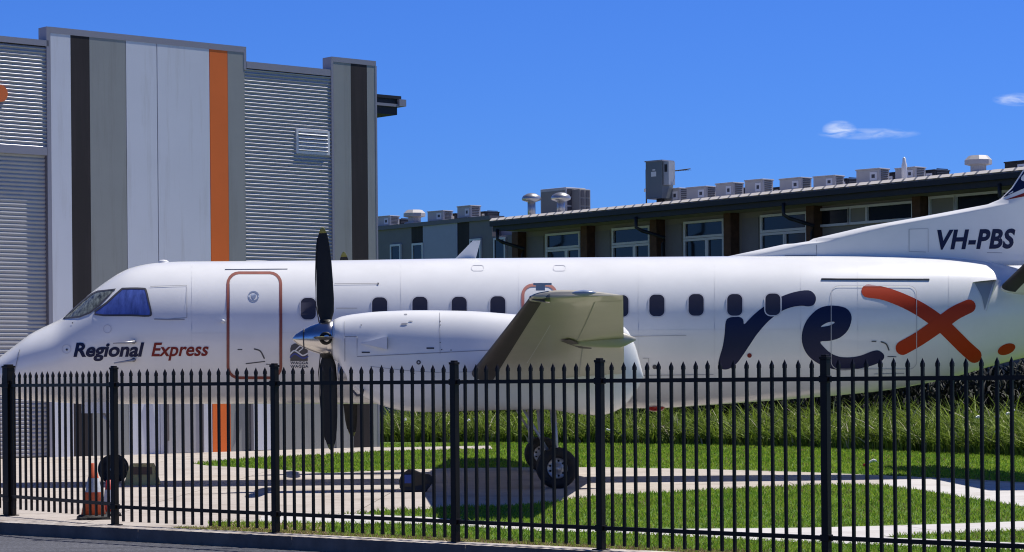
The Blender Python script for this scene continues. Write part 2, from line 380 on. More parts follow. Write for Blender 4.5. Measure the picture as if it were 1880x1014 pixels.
# passenger door outline, emergency exit, cargo door
dl = rrect(418.5, 501, 515.5, 694, 20)
door = D([[rrect(422, 504, 512, 691, 17)]], M_white, 0.0055, 'door', step=6)
DS(stroke(dl, 5.2, closed=True, sub=1), M_door, 0.008, 'door_outline', step=6)['label'] = 'dark red rounded line round the passenger door'
DS(stroke(rrect(960, 523.5, 1021, 640, 18), 5.5, closed=True, sub=1), M_pink, 0.008, 'exit_outline', step=6)
DS(stroke(rrect(1526, 525, 1683, 678, 14), 1.2, closed=True, sub=1), M_faint, 0.0125, 'cargo_door_outline', step=8)
HND = MB(); a = FUS.hit(410, 590, 0); HND.tube([(a[0], a[1] - 0.005, a[2]), (a[0], a[1] - 0.06, a[2])], 0.03, M_white2, 10)
HND.build('door_handle', fus)
def rail(u0, v0, u1, v1, r, m, name='drip_rail'):
    b = MB(); b.tube([FUS.hit(u0 + (u1 - u0) * t, v0 + (v1 - v0) * t, 0.004) for t in np.linspace(0, 1, 8)], r, m, 6); return b.build(name, fus)
rail(413, 495, 528, 494, 0.008, M_line); rail(1508, 513, 1706, 513.5, 0.018, M_dline)
lines = [([(614, 521), (694, 520.5)], 1.2), ([(617, 566), (656, 566)], 1.0), ([(276, 526), (343, 524), (343, 583), (300, 587)], 1.1), ([(283, 586), (310, 587), (339, 586.5)], 2.2),
         ([(36, 642), (27, 680), (24, 700)], 1.2), ([(1150, 618), (1260, 616)], .8), ([(1150, 690), (1310, 688)], 1.0), ([(1321, 702), (1321, 730)], .9), ([(1152, 712), (1166, 712), (1166, 727), (1152, 727)], .9),
         ([(1180, 658), (1191, 658), (1191, 672)], 1.0), ([(1605, 687), (1660, 686)], 1.0)]
b_v, b_f = [], []
for p, wd in lines:
    v_, f_ = stroke(p, wd, cap=False, sub=1); k = len(b_v); b_v += v_; b_f += [tuple(k + i for i in q) for q in f_]
DS((b_v, b_f), M_line, 0.0105, 'panel_joints', step=8, gu=30)
sv, sf = [], []
for uu in (352, 612, 736, 952, 1172, 1312, 1470, 1575, 1742):
    v_, f_ = stroke([(uu, 486 if uu < 1700 else 492), (uu, 600), (uu + (0 if uu > 400 else 0), 728 if uu < 1500 else 700)], 0.7, cap=False, sub=1); k = len(sv); sv += v_; sf += [tuple(k + i for i in q) for q in f_]
for vv in (612,):
    v_, f_ = stroke([(352, vv), (900, vv - 4), (1560, vv - 8)], 0.55, cap=False, sub=1); k = len(sv); sv += v_; sf += [tuple(k + i for i in q) for q in f_]
DS((sv, sf), M_seam, 0.0035, 'skin_seams', step=10, gu=40)
for uu in (877, 1027):
    DS(stroke(rrect(uu - 11, 487, uu + 11, 497, 4), 1.0, closed=True, sub=1), M_seal, 0.006, 'panel_joints', step=4)
for pts, wd in (([(467, 641), (478, 645), (485, 658)], 2.6), ([(1618, 628), (1627, 632), (1632, 643)], 2.4), ([(452, 668), (486, 664)], 2.0), ([(437, 642), (444, 642)], 2.0), ([(1601, 627), (1608, 627)], 2.0), ([(1630, 655), (1645, 655.5)], 1.5), ([(489, 669), (505, 669.5)], 1.5)):
    DS(stroke(pts, wd), M_dline, 0.009, 'door_marking', step=5)
DS(stroke(ellipse(465.5, 544, 9, 8.5), 2.6, closed=True, sub=1), mat('grey_blue_vinyl', (0.22, 0.27, 0.38), 0.5), 0.010, 'emblem', step=4)
D([[[(461, 540), (470, 540), (470, 545), (465.5, 550), (461, 545)]]], MATS['grey_blue_vinyl'], 0.010, 'emblem', step=4)
DS(stroke(ellipse(197, 604, 7, 7.5), 1.1, closed=True, sub=1), M_seal, 0.008, 'access_hatch', step=5)
DS(stroke(ellipse(122, 641, 8, 8), 1.1, closed=True, sub=1), M_seal, 0.008, 'access_hatch', step=5)
for cu, cv, r_, m in ((122.5, 642, 2, M_dline), (1376, 653, 4.2, M_dred), (1202, 674, 4.2, M_dline), (694, 521, 2, M_dline), (133, 593, 1.2, M_dline)):
    D([[ellipse(cu, cv, r_, r_, k=14)]], m, 0.010, 'static_port', step=4)
# crest: black square with blue and white waves and the two words below it
wg = D([[[(533, 640), (535, 634), (540, 631), (565, 631), (565, 663), (533, 663)]]], M_dline, 0.007, 'crest', step=5)
M_bluewave = mat('blue_vinyl', (0.03, 0.06, 0.30), 0.4); M_whv = mat('white_vinyl', (0.75, 0.75, 0.75), 0.4)
DS(stroke([(533, 650), (540, 644), (548, 648), (556, 653), (565, 649)], 2.6), M_whv, 0.010, 'crest_wave', step=4)
DS(stroke([(533, 656), (541, 650), (549, 654), (557, 658), (565, 655)], 2.6), M_bluewave, 0.010, 'crest_wave', step=4)
DS(stroke([(543, 643), (551, 636), (556, 639), (549, 645)], 2.0), M_whv, 0.0125, 'crest_wave', step=4)
LT('lettering', text_px('WAGGA', 533, 669, 566, 669, 5.2, 0.0, 0.015, 1.1), M_navy, lab='first small word WAGGA below the crest', step=4)
LT('lettering', text_px('WAGGA', 533, 675.5, 566, 675.5, 5.2, 0.0, 0.015, 1.1), M_navy, lab='second small word WAGGA below the crest', step=4)
# probes, aerials, beacon
def probe(u, v, lu, lv):
    a = Vector(FUS.hit(u, v, 0)); b = Vector(FUS.hit(lu, lv, 0)); q = MB()
    q.tube([a, a + Vector((0, -0.09, 0))], 0.030, M_dline, 8); q.tube([a + Vector((0.03, -0.085, 0)), a + Vector((b.x - a.x, -0.10, b.z - a.z))], [0.022, 0.010], M_steel, 8)
    return q.build('pitot_probe', fus)
probe(246, 628, 210, 631); probe(246, 661, 212, 667)
q = MB()
pr = [PL(PF, u, v, 0) for u, v in ((834, 477), (868, 442), (882, 442), (873, 477))]
for sg in (-1, 1): q.add([(x, sg * 0.018, z) for x, z in pr], [(0, 1, 2, 3)], M_white)
q.add([(x, s_ * 0.018, z) for x, z in pr for s_ in (-1, 1)], [(0, 1, 3, 2), (2, 3, 5, 4), (4, 5, 7, 6)], M_white); q.build('blade_aerial', fus)
q = MB(); x, z = PL(PF, 300, 481, 0); q.lathe([(0.09, -0.04), (0.085, 0.01), (0.05, 0.03), (0.01, 0.035)], M_white2, 14, Matrix.Translation((x, 0, z))); q.build('roof_lamp', fus)
q = MB(); x, z = PL(PF, 1203, 748, -0.1); q.lathe([(0.17, 0.03), (0.16, -0.02), (0.12, -0.055), (0.03, -0.07)], mat('beacon_red', (0.45, 0.03, 0.02), 0.25), 16, Matrix.Translation((x, -0.1, z))); q.build('beacon', fus)
# rear inlet: little dart-shaped scoop on the flank
sc_ = [(1789, 519), (1825, 514), (1822, 522), (1808, 570), (1803, 545)]
D([[sc_]], mat('shaded_inlet', (0.30, 0.32, 0.36), 0.5), 0.008, 'inlet_scoop', step=4)
q = MB(); a_, b_, c_ = Vector(FUS.hit(1786, 518, 0)), Vector(FUS.hit(1828, 514, 0)), Vector(FUS.hit(1806, 575, 0))
o_ = Vector((0, -0.13, 0)); q.add([b_, b_ + o_ + Vector((-.02, 0, 0)), c_ + Vector((0.03, -0.01, 0)), b_ + Vector((0.09, 0.02, 0)), a_, a_ + o_ * 0.6], [(0, 1, 2), (0, 2, 3), (1, 2, 3), (4, 5, 1, 0)], M_white); q.build('inlet_lip', fus)

# ---------------- fin and dorsal fillet
finLE = [(1330, 474), (1336, 471), (1441, 448.5), (1457, 447.5), (1485, 443), (1493, 438.5), (1590, 416), (1698, 397), (1813, 375.5), (1836, 366), (1857, 345), (1880, 310), (1950, 200), (2015, 100)]
le = [PL(PF, u, v, 0) for u, v in finLE]
zle = [b for a, b in le]; xle = [a for a, b in le]
xLE = lambda z: float(np.interp(z, zle, xle))
xTE = lambda z: float(np.interp(z, [3.3, 7.0], [10.45, 10.75]))
def fin_half(x, z):
    a, b = xLE(z), xTE(z); t = (x - a) / (b - a)
    if t <= 0 or t >= 1: return 0.0
    mx_ = 0.13 - 0.012 * (z - 3.5)
    return min(0.20 * math.sqrt(max(x - a, 0)), mx_) * min(1.0, (1 - t) * 2.6 + 0.06)
rows = sorted(set([3.45, 3.55] + zle[1:] + list(np.linspace(3.7, 6.95, 30))))
rings = []
for z in rows:
    a, b = xLE(z), xTE(z); xx = [a + (b - a) * (t ** 2) for t in np.linspace(0, 1, 36)]
    rings.append([(x, -fin_half(x, z), z) for x in xx] + [(x, fin_half(x, z), z) for x in xx[-2:0:-1]])
q = MB(); q.loft(rings, M_white); fin = q.build('tail_fin', plane)
class FinSurf:
    def hit(s, u, v, off):
        y = -0.1
        for i in range(4): x, z = PL(PF, u, v, y); y = -fin_half(x, z) - off
        return (x, y, z)
FS = FinSurf()
LT('lettering', text_px('VH-PBS', 1714, 457, 1866, 454.5, 35, 0.19, 0.038, 1.08), M_navy, 0.006, 'navy slanted registration VH-PBS', FS, fin, step=20)
o = decal([[[(1841, 363), (1860, 345), (1884, 308), (1954, 200), (2016, 104), (2120, 100), (2120, 200), (1995, 290), (1935, 320), (1880, 346)]]], FS, M_navy, 0.006, 'fin_colour', fin, step=12); o['label'] = 'navy upper part of the fin'
decal([[[(1845, 367.5), (1880, 354.5), (1960, 322), (2010, 306), (1960, 338), (1880, 361)]]], FS, M_dred, 0.006, 'fin_stripe', fin, step=12)
DSf = lambda p, wd: decal(None, FS, M_line, 0.005, 'panel_joints', fin, mesh_in=stroke(p, wd, cap=False, sub=1), step=30, gu=30)
DSf([(1441, 469), (1499, 469.5), (1499, 442)], 1.3); DSf([(1669, 421), (1704, 420), (1704, 463)], .8); DSf([(1669, 421), (1669, 462), (1700, 463)], 1.0); DSf([(1812, 464), (1840, 464.5)], 1.0)

# ---------------- lifting surfaces
def naca(t):
    return lambda c: 5 * t * (0.2969 * math.sqrt(c) - 0.1260 * c - 0.3516 * c ** 2 + 0.2843 * c ** 3 - 0.1036 * c ** 4)
def airfoil(xl, xt, y, z, t, k=18, camber=0.02, drop=0.0):
    f = naca(t); ch = xt - xl; ring = []
    cs = [0.5 * (1 - math.cos(math.pi * i / k)) for i in range(k + 1)]
    for c in cs[::-1]: ring.append((xl + c * ch, y, z + ch * (f(c) + camber * 4 * c * (1 - c)) - drop * c))
    for c in cs[1:-1]: ring.append((xl + c * ch, y, z + ch * (-f(c) + camber * 4 * c * (1 - c)) - drop * c))
    return ring
leA = PL(PF, 868, 684, -3.9); teA = PL(PF, 1146, 697, -3.9); leT = PL(PF, 976, 544, -10.7); teT = PL(PF, 1144, 540, -10.7)
def wing_at(y):                       # y positive outboard
    t = (y - 3.9) / 6.8
    return leA[0] + (leT[0] - leA[0]) * t, teA[0] + (teT[0] - teA[0]) * t, leA[1] + (leT[1] - leA[1]) * t
def tip_th(th, y): return th * (1 - 0.38 * min(max((y - 3.9) / 6.8, 0), 1))
def surface(name, fn, ys, th, m, sgn, par, tipround=True):
    b = MB(); rs = []
    for y in ys:
        a, c, z = fn(y); rs.append([(p[0], sgn * y, p[2]) for p in airfoil(a, c, 0, z, tip_th(th, y))])
    if tipround:
        a, c, z = fn(ys[-1]); rs.append([(a + 0.03 + (p[0] - a) * 0.96, sgn * (ys[-1] + 0.03), z + (p[2] - z) * 0.6) for p in airfoil(a, c, 0, z, tip_th(th, ys[-1]))])
    b.loft(rs, m); return b.build(name, par)
def boot(name, fn, ys, th, frac, sgn, par):
    b = MB(); rs = []
    for y in ys:
        a, c, z = fn(y); ch = c - a; r = []; f = naca(tip_th(th, y))
        for i in range(-8, 9):
            q_ = frac * (i / 8) ** 2; s_ = 1 if i > 0 else -1
            hh = f(q_); r.append((a + q_ * ch - 0.006 * (1 - abs(i) / 8), sgn * y, z + ch * (s_ * hh + 0.08 * q_ * (1 - q_)) + s_ * 0.006))
        rs.append(r)
    b.loft(rs, M_boot, closed=False, caps=False); return b.build(name, par)
def tip_th(th, y): return th * (1 - 0.38 * min(max((y - 3.9) / 6.8, 0), 1))
def under(fn, y, c, th=0.15):          # point on the underside
    a, e, z = fn(y); f = naca(tip_th(th, y)); ch = e - a
    return Vector((a + c * ch, -y, z + ch * (-f(c) + 0.08 * c * (1 - c))))
M_lamp = mat('lamp_glass', (0.06, 0.06, 0.06), 0.08, coat=0.5, var=0.5, vscale=9)
for sg, side_name in ((-1, 'near'), (1, 'far')):
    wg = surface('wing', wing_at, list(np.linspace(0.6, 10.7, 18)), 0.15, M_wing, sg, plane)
    boot('deicing_boot', wing_at, list(np.linspace(3.75, 10.45, 14)), 0.15, 0.13, sg, wg)
    # wing tip lamp wrapped round the leading corner
    a, c, z = wing_at(10.58); b = MB()
    b.loft([[(a - 0.020 + 0.25 * t, sg * (10.58 + 0.17 * math.cos(k) * math.sqrt(t)), z + 0.005 + 0.072 * math.sin(k) * math.sqrt(t)) for k in np.linspace(0, 2 * math.pi, 16, endpoint=False)] for t in (0.003, 0.08, 0.2, 0.4, 0.7, 1.0)], M_lamp)
    b.build('wing_tip_lamp', wg)
    a, c, z = wing_at(10.72); b = MB(); b.lathe([(0.001, -0.16), (0.10, -0.10), (0.16, 0), (0.10, 0.10), (0.001, 0.16)], mat('blue_grey_lens', (0.22, 0.27, 0.38), 0.2), 14, Matrix.Translation((a + 0.62, sg * 10.72, z + 0.03)) @ Matrix.Diagonal((1.0, 0.35, 0.24, 1)) @ Matrix.Rotation(R(90), 4, 'Y'))
    b.build('strobe_lamp', wg)
    b = MB(); b.box(a + 0.05, a + 0.16, sg * 10.66 - 0.02, sg * 10.66 + 0.02, z + 0.065, z + 0.13, M_steel); b.box(a + 0.02, a + 0.24, sg * 10.66 - 0.03, sg * 10.66 + 0.03, z + 0.13, z + 0.155, M_steel); b.build('tip_bracket', wg)
    # flap track fairing and the lines of aileron and flap
    b = MB(); ax, az = PL(PF, 1025, 626, -7.1); bx_, bz = PL(PF, 1167, 623, -7.1); rs = []
    for t in np.linspace(0, 1, 16):
        r_ = 0.115 * (math.sin(math.pi * min(t * 0.62 + 0.04, 1)) ** 0.8) * (1 - max(0, (t - 0.82)) * 4.6); r_ = max(r_, 0.004)
        rs.append([(ax + (bx_ - ax) * t, sg * (7.1 + r_ * 0.75 * math.cos(k)), az + (bz - az) * t + r_ * 1.0 * math.sin(k)) for k in np.linspace(0, 2 * math.pi, 16, endpoint=False)])
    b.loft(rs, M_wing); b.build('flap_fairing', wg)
    b = MB()
    def uline(pts, wd, m=M_line, off=0.004):
        for (y0, c0), (y1, c1) in zip(pts[:-1], pts[1:]):
            P = [under(wing_at, y0 + (y1 - y0) * t, c0 + (c1 - c0) * t) for t in np.linspace(0, 1, 6)]
            for p, q_ in zip(P[:-1], P[1:]):
                d = (q_ - p); n_ = Vector((-d.y, d.x, 0)); n_ = n_.normalized() * wd / 2 if n_.length > 1e-6 else Vector((0.0, wd / 2, 0))
                dn = Vector((0, 0, -off)); vv = [p + n_ + dn, p - n_ + dn, q_ - n_ + dn, q_ + n_ + dn]
                b.add([(q2.x, q2.y if sg < 0 else -q2.y, q2.z) for q2 in vv], [(0, 1, 2, 3)], m)
    uline([(7.25, 0.60), (7.25, 0.995)], 0.02, M_dline); uline([(7.25, 0.62), (10.3, 0.70)], 0.012, M_line); uline([(4.0, 0.70), (7.0, 0.68)], 0.014, M_line); uline([(10.3, 0.70), (10.3, 0.99)], 0.012)
    uline([(5.6, 0.30), (8.8, 0.34)], 0.010, M_seal)
    absorb(wg, b)
    b = MB()
    def dk(u, v): 
        x, z = PL(PF, u, v, -7.1); return x, z
    P0 = [(1028, 626), (1046, 623.5), (1058, 628), (1070, 637), (1086, 638.5), (1086, 641), (1066, 640), (1046, 633)]
    vv = []
    for u, v in P0:
        yy_ = 7.2
        for i in range(8):
            x, z = PL(PF, u, v, -yy_); a, c, zz = wing_at(yy_); c_ = min(max((x - a) / (c - a), 0.02), 0.98); zs = under(wing_at, yy_, c_).z - 0.02
            yy_ += (z - zs) * 3.0
        x, z = PL(PF, u, v, -yy_); vv.append((x, sg * yy_, z))
    b.add(vv, [tuple(range(len(vv)))], M_blade); b.build('flap_slot', wg)
    # nacelle
    nx = list(np.concatenate([np.linspace(NAC.x0 + 0.003, NAC.x0 + 0.3, 8), np.arange(NAC.x0 + 0.37, NAC.x1 - 0.25, 0.08), np.linspace(NAC.x1 - 0.22, NAC.x1, 8)]))
    s_y = 1 if sg < 0 else -1
    nac = NAC.mesh(nx, M_white, sgn=s_y, k=64).build('nacelle', plane)
    if sg < 0:
        nl = [([(633, 618), (633, 664)], 1.0), ([(655.5, 618), (655.5, 655), (780, 649), (900, 643)], 1.3), ([(633, 618), (655, 618)], 1.2), ([(807, 574), (808, 650)], .7), ([(680, 673), (740, 680), (800, 684), (870, 683)], .8), ([(632, 590), (632, 618)], .5)]
        bv, bf = [], []
        for p, wd in nl:
            v_, f_ = stroke(p, wd, cap=False, sub=1); k = len(bv); bv += v_; bf += [tuple(k + i for i in q_) for q_ in f_]
        decal(None, NAC, M_line, 0.006, 'panel_joints', nac, mesh_in=(bv, bf), step=6, gu=20)
        decal([[[(664, 646), (679, 646), (679, 648.5), (664, 648.5)]], [[(783, 638), (797, 638), (797, 641), (783, 641)]]], NAC, M_dline, 0.006, 'vent_slot', nac, step=4)
        decal([[ellipse(768.5, 665.5, 4.2, 4.2)]], NAC, M_dline, 0.006, 'filler_cap', nac, step=4)
        decal([[ellipse(768.5, 665.5, 1.6, 1.6)]], NAC, M_seal, 0.009, 'filler_cap', nac, step=4)
        decal([[ellipse(742, 595, 6.5, 1.9, R(-5))], [ellipse(754, 590, 4, 1.1)], [ellipse(745, 577, 3, 1)]], NAC, M_line, 0.006, 'vent_slot', nac, step=4)
        for cu, cv in ((808, 590), (808, 597), (808, 629), (811, 642), (828, 643), (663, 597), (760, 686)):
            decal([[ellipse(cu, cv, 1.1, 1.3, k=8)]], NAC, M_dline, 0.006, 'fastener', nac, step=4)
        # flush scoop: a raised lip over a recess
        a_, b_, c_, d_ = [Vector(NAC.hit(u, v, 0.004)) for u, v in ((662, 631), (711, 618), (711, 642), (690, 636))]
        q = MB(); o_ = Vector((0, -0.075, 0)); q.add([a_, b_, b_ + o_, c_ + o_, c_, d_], [(0, 1, 2), (0, 2, 3), (0, 3, 5), (1, 4, 3, 2), (5, 3, 4)], M_white); q.build('air_scoop', nac)
        q = MB(); q.add([b_ + o_ * 1.0 + Vector((0.002, 0, -.02)), b_ + Vector((0.002, 0, -.01)), c_ + Vector((0.002, 0, .01)), c_ + o_ + Vector((0.002, 0, .02))], [(0, 1, 2, 3)], M_dline); q.build('scoop_mouth', nac)
    # chin intake mouth
    ix, iz = PL(PF, 620, 676, -3.36)
    q = MB(); q.lathe([(0.001, 0), (0.10, 0.0), (0.13, 0.02), (0.15, 0.10), (0.16, 0.28)], M_blade, 20, Matrix.Translation((ix + 0.02, sg * 3.36, iz - 0.06)) @ Matrix.Diagonal((1, 1.35, 0.9, 1)) @ Matrix.Rotation(R(90), 4, 'Y'), cap=False)
    q.lathe([(0.13, 0.06), (0.145, -0.015), (0.165, 0.0), (0.185, 0.12), (0.2, 0.34)], M_steel, 20, Matrix.Translation((ix + 0.02, sg * 3.36, iz - 0.06)) @ Matrix.Diagonal((1, 1.35, 0.9, 1)) @ Matrix.Rotation(R(90), 4, 'Y'), cap=False)
    q.build('engine_intake', nac)
    ix, iz = PL(PF, 655, 724, -3.75)
    q = MB(); q.tube([(ix - 0.06, sg * 3.6, iz + 0.05), (ix, sg * 3.72, iz - 0.02), (ix + 0.08, sg * 3.74, iz - 0.01), (ix + 0.09, sg * 3.6, iz + 0.07)], 0.018, M_dline, 6); q.build('drain_pipe', nac)
    # propeller: spinner and four blades, feathered
    hx, hz = PL(PF, 600, 622, -3.36); tx_, tz_ = PL(PF, 537, 622, -3.36); ex, ez = PL(PF, 613, 622, -3.36)
    Ls = ex - tx_
    q = MB(); prof = [(0.004, 0), (0.03, 0.012), (0.075, 0.06), (0.125, 0.14), (0.135, 0.16), (0.185, 0.26), (0.235, 0.40), (0.268, 0.52), (0.285, Ls - 0.01), (0.27, Ls)]
    TM = Matrix.Translation((tx_, sg * 3.36, tz_)) @ Matrix.Rotation(R(90), 4, 'Y')
    q.lathe(prof, M_chrome, 40, TM)
    q.lathe([(0.140, 0.163), (0.146, 0.168), (0.152, 0.180), (0.146, 0.184)], M_dline, 40, TM, cap=False)
    prop = q.build('propeller', plane)
    tilt = Matrix.Rotation(R(-1.7), 4, 'Y')
    ph0 = 0.0 if sg < 0 else R(10)
    for kb in range(4):
        ph = ph0 + kb * math.pi / 2
        st = [(0.16, 0.10, 0.05, 0), (0.26, 0.16, 0.045, 3), (0.40, 0.245, 0.04, 4), (0.60, 0.262, 0.035, 3), (0.90, 0.248, 0.03, 1), (1.15, 0.23, 0.022, -2), (1.35, 0.20, 0.017, -4), (1.50, 0.165, 0.012, -5), (1.585, 0.12, 0.01, -5), (1.65, 0.065, 0.007, -5), (1.675, 0.02, 0.004, -5)]
        q = MB()
        RX = Matrix.Translation((hx, sg * 3.36, hz)) @ tilt @ Matrix.Rotation(-ph if sg < 0 else ph, 4, 'X')
        rgs = []
        for r_, ch, th, tw in st:
            ring = []
            for t in np.linspace(0, 2 * math.pi, 16, endpoint=False):
                x_ = ch / 2 * math.cos(t); y_ = th / 2 * math.sin(t) * (1 + 0.3 * math.cos(t)); c_, s_ = math.cos(R(tw)), math.sin(R(tw))
                ring.append((x_ * c_ - y_ * s_, x_ * s_ + y_ * c_, r_))
            rgs.append(ring)
        q.loft(rgs[:9], M_blade, M=RX, caps=False); q.loft(rgs[8:], M_tip, M=RX)
        q.lathe([(0.098, 0.2), (0.098, 0.283), (0.06, 0.284)], M_blade, 20, RX, cap=False)
        q.tube([(-0.10, 0.0, 0.20), (-0.142, 0.0, 0.5), (-0.136, 0, 0.9), (-0.108, 0, 1.35), (-0.08, 0, 1.52)], 0.008, M_boot, 6, M=RX)
        q.build('blade', prop)
    # main gear
    gx_, gz_ = PL(PF, 1023, 861, -3.55)
    q = MB()
    q.tube([(gx_ - 0.06, sg * 3.36, 1.35), (gx_ - 0.02, sg * 3.36, 0.75), (gx_, sg * 3.36, 0.31)], [0.05, 0.045, 0.038], M_steel, 12)
    q.tube([(gx_ - 0.5, sg * 3.36, 1.2), (gx_ - 0.12, sg * 3.36, 0.55)], 0.022, M_steel, 8)
    q.tube([(gx_ - 0.24, sg * 3.30, 1.2), (gx_ - 0.22, sg * 3.30, 0.5), (gx_ - 0.05, sg * 3.34, 0.42)], 0.02, M_steel, 8)
    q.tube([(gx_, sg * 3.08, 0.305), (gx_, sg * 3.64, 0.305)], 0.04, M_steel, 12)
    q.build('gear_strut', plane)
    for oy in (-0.19, 0.19):
        yy_ = sg * 3.36 + oy; TMt = Matrix.Translation((gx_, yy_, 0.308)) @ Matrix.Rotation(R(90), 4, 'X')
        q = MB(); q.lathe([(0.15, -0.075), (0.163, -0.06), (0.155, -0.045), (0.10, -0.04), (0.055, -0.055), (0.05, -0.08), (0.001, -0.08)], M_steel, 28, TMt, cap=False)
        q.lathe([(0.001, 0.08), (0.05, 0.08), (0.055, 0.055), (0.10, 0.04), (0.155, 0.045), (0.163, 0.06), (0.15, 0.075)], M_steel, 28, TMt, cap=False)
        q.lathe([(0.15, -0.078), (0.15, 0.078)], M_steel, 28, TMt, cap=False)
        for kk in range(9):
            for zz in (0.050, -0.050):
                an = 2 * math.pi * kk / 9; q.lathe([(0.017, -0.005), (0.017, 0.005)], M_blade, 8, TMt @ Matrix.Translation((0.112 * math.cos(an), 0.112 * math.sin(an), zz)))
        wh = q.build('wheel', plane)
        q = MB(); q.lathe([(0.158, -0.07), (0.185, -0.095), (0.235, -0.108), (0.28, -0.095), (0.303, -0.06), (0.308, -0.02), (0.308, 0.02), (0.303, 0.06), (0.28, 0.095), (0.235, 0.108), (0.185, 0.095), (0.158, 0.07)], M_black, 48, TMt, cap=False); q.build('tyre', wh)
# nose gear
nx_, nz_ = PL(PF, 205, 862, -0.2)
q = MB(); q.tube([(nx_ + 0.02, 0, 1.3), (nx_, 0, 0.23)], 0.04, M_steel, 12); q.tube([(nx_, -0.2, 0.23), (nx_, 0.2, 0.23)], 0.03, M_steel, 10)
a_ = PL(PF, 176, 743, -0.1); b_ = PL(PF, 203, 781, -0.1); q.tube([(a_[0], -0.1, a_[1]), (b_[0], -0.1, b_[1]), (nx_, -0.03, 0.7)], [0.05, 0.03, 0.02], M_steel, 8)
q.build('gear_strut', plane)
for oy in (-0.13, 0.13):
    TMt = Matrix.Translation((nx_, oy, 0.235)) @ Matrix.Rotation(R(90), 4, 'X')
    q = MB(); q.lathe([(0.001, -0.055), (0.04, -0.055), (0.05, -0.03), (0.1, -0.03), (0.12, -0.05), (0.12, 0.05), (0.1, 0.03), (0.05, 0.03), (0.04, 0.055), (0.001, 0.055)], M_boot, 24, TMt, cap=False); wh = q.build('wheel', plane)
    q = MB(); q.lathe([(0.118, -0.05), (0.15, -0.072), (0.19, -0.075), (0.225, -0.05), (0.235, -0.015), (0.235, 0.015), (0.225, 0.05), (0.19, 0.075), (0.15, 0.072), (0.118, 0.05)], M_black, 40, TMt, cap=False); q.build('tyre', wh)
q = MB(); dx0, dz0 = PL(PF, 150, 741, -0.25); q.box(dx0, dx0 + 0.5, -0.27, -0.25, dz0 - 0.16, dz0 + 0.06, M_white2, taper=0.0); q.build('gear_door', plane)
# tailplanes
rx, rz_ = PL(PF, 1838, 528, -0.75)
def tail_at(y):
    t = y - 0.75; return rx + 0.13 * t, rx + 1.95 - 0.10 * t, rz_ + 0.30 * t
for sg in (-1, 1):
    tp = surface('tailplane', tail_at, list(np.linspace(0.35, 4.62, 10)), 0.13, M_white, sg, plane)
    boot('deicing_boot', tail_at, list(np.linspace(0.80, 4.6, 8)), 0.13, 0.11, sg, tp)

# seams and fasteners are surface pattern: they belong to the mesh of their part
def absorb_obj(host, o):
    off = len(host.data.materials)
    for m in o.data.materials: host.data.materials.append(m)
    o.data.polygons.foreach_set('material_index', [p.material_index + off for p in o.data.polygons])
    bm = bmesh.new(); bm.from_mesh(host.data); bm.from_mesh(o.data); bm.to_mesh(host.data); bm.free(); bpy.data.objects.remove(o)
for o in [q for q in bpy.data.objects if q.type == 'MESH' and q.name.split('.')[0] in ('panel_joints', 'skin_seams', 'fastener')]: absorb_obj(o.parent, o)
# ------------------------------------------------------------ ground
def sheet(name, rings, z, m, kind='structure', label=None, world=False):
    pts = [G(u, v, z) if not world else Vector((u, v, z)) for u, v in rings]
    me = bpy.data.meshes.new(name); tr = tessellate_polygon([[Vector((p.x, p.y, 0)) for p in pts]])
    me.from_pydata([tuple(p) for p in pts], [], [tuple(t) for t in tr]); bm = bmesh.new(); bm.from_mesh(me)
    bmesh.ops.recalc_face_normals(bm, faces=bm.faces)
    for f in bm.faces:
        if f.normal.z < 0: f.normal_flip()
    bm.to_mesh(me); bm.free(); me.materials.append(m)
    o = bpy.data.objects.new(name, me); COL.objects.link(o); o['kind'] = kind; return o, [(p.x, p.y) for p in pts]
M_asph = mat('asphalt', (0.085, 0.088, 0.105), 0.85, var=0.6, vscale=22, bump=0.9, bscale=70)
M_conc = mat('concrete', (0.43, 0.385, 0.34), 0.9, var=0.07, vscale=0.9, bump=0.1, bscale=50)
M_path = mat('pale_concrete', (0.52, 0.50, 0.475), 0.9, var=0.06, vscale=1.3, bump=0.1, bscale=50)
M_kface = mat('shaded_kerb_face', (0.135, 0.115, 0.10), 0.95, var=0.3, vscale=3)  # kerb concrete darkened: the shade on the road-side face is put into its colour
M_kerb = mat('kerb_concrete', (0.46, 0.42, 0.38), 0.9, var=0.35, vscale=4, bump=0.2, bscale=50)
M_lawn = mat('lawn_soil', (0.085, 0.15, 0.022), 0.95, var=0.35, vscale=2.2, bump=0.6, bscale=40)
M_dirt = mat('dry_dirt', (0.22, 0.15, 0.09), 0.95, var=0.4, vscale=9, bump=0.4, bscale=60)
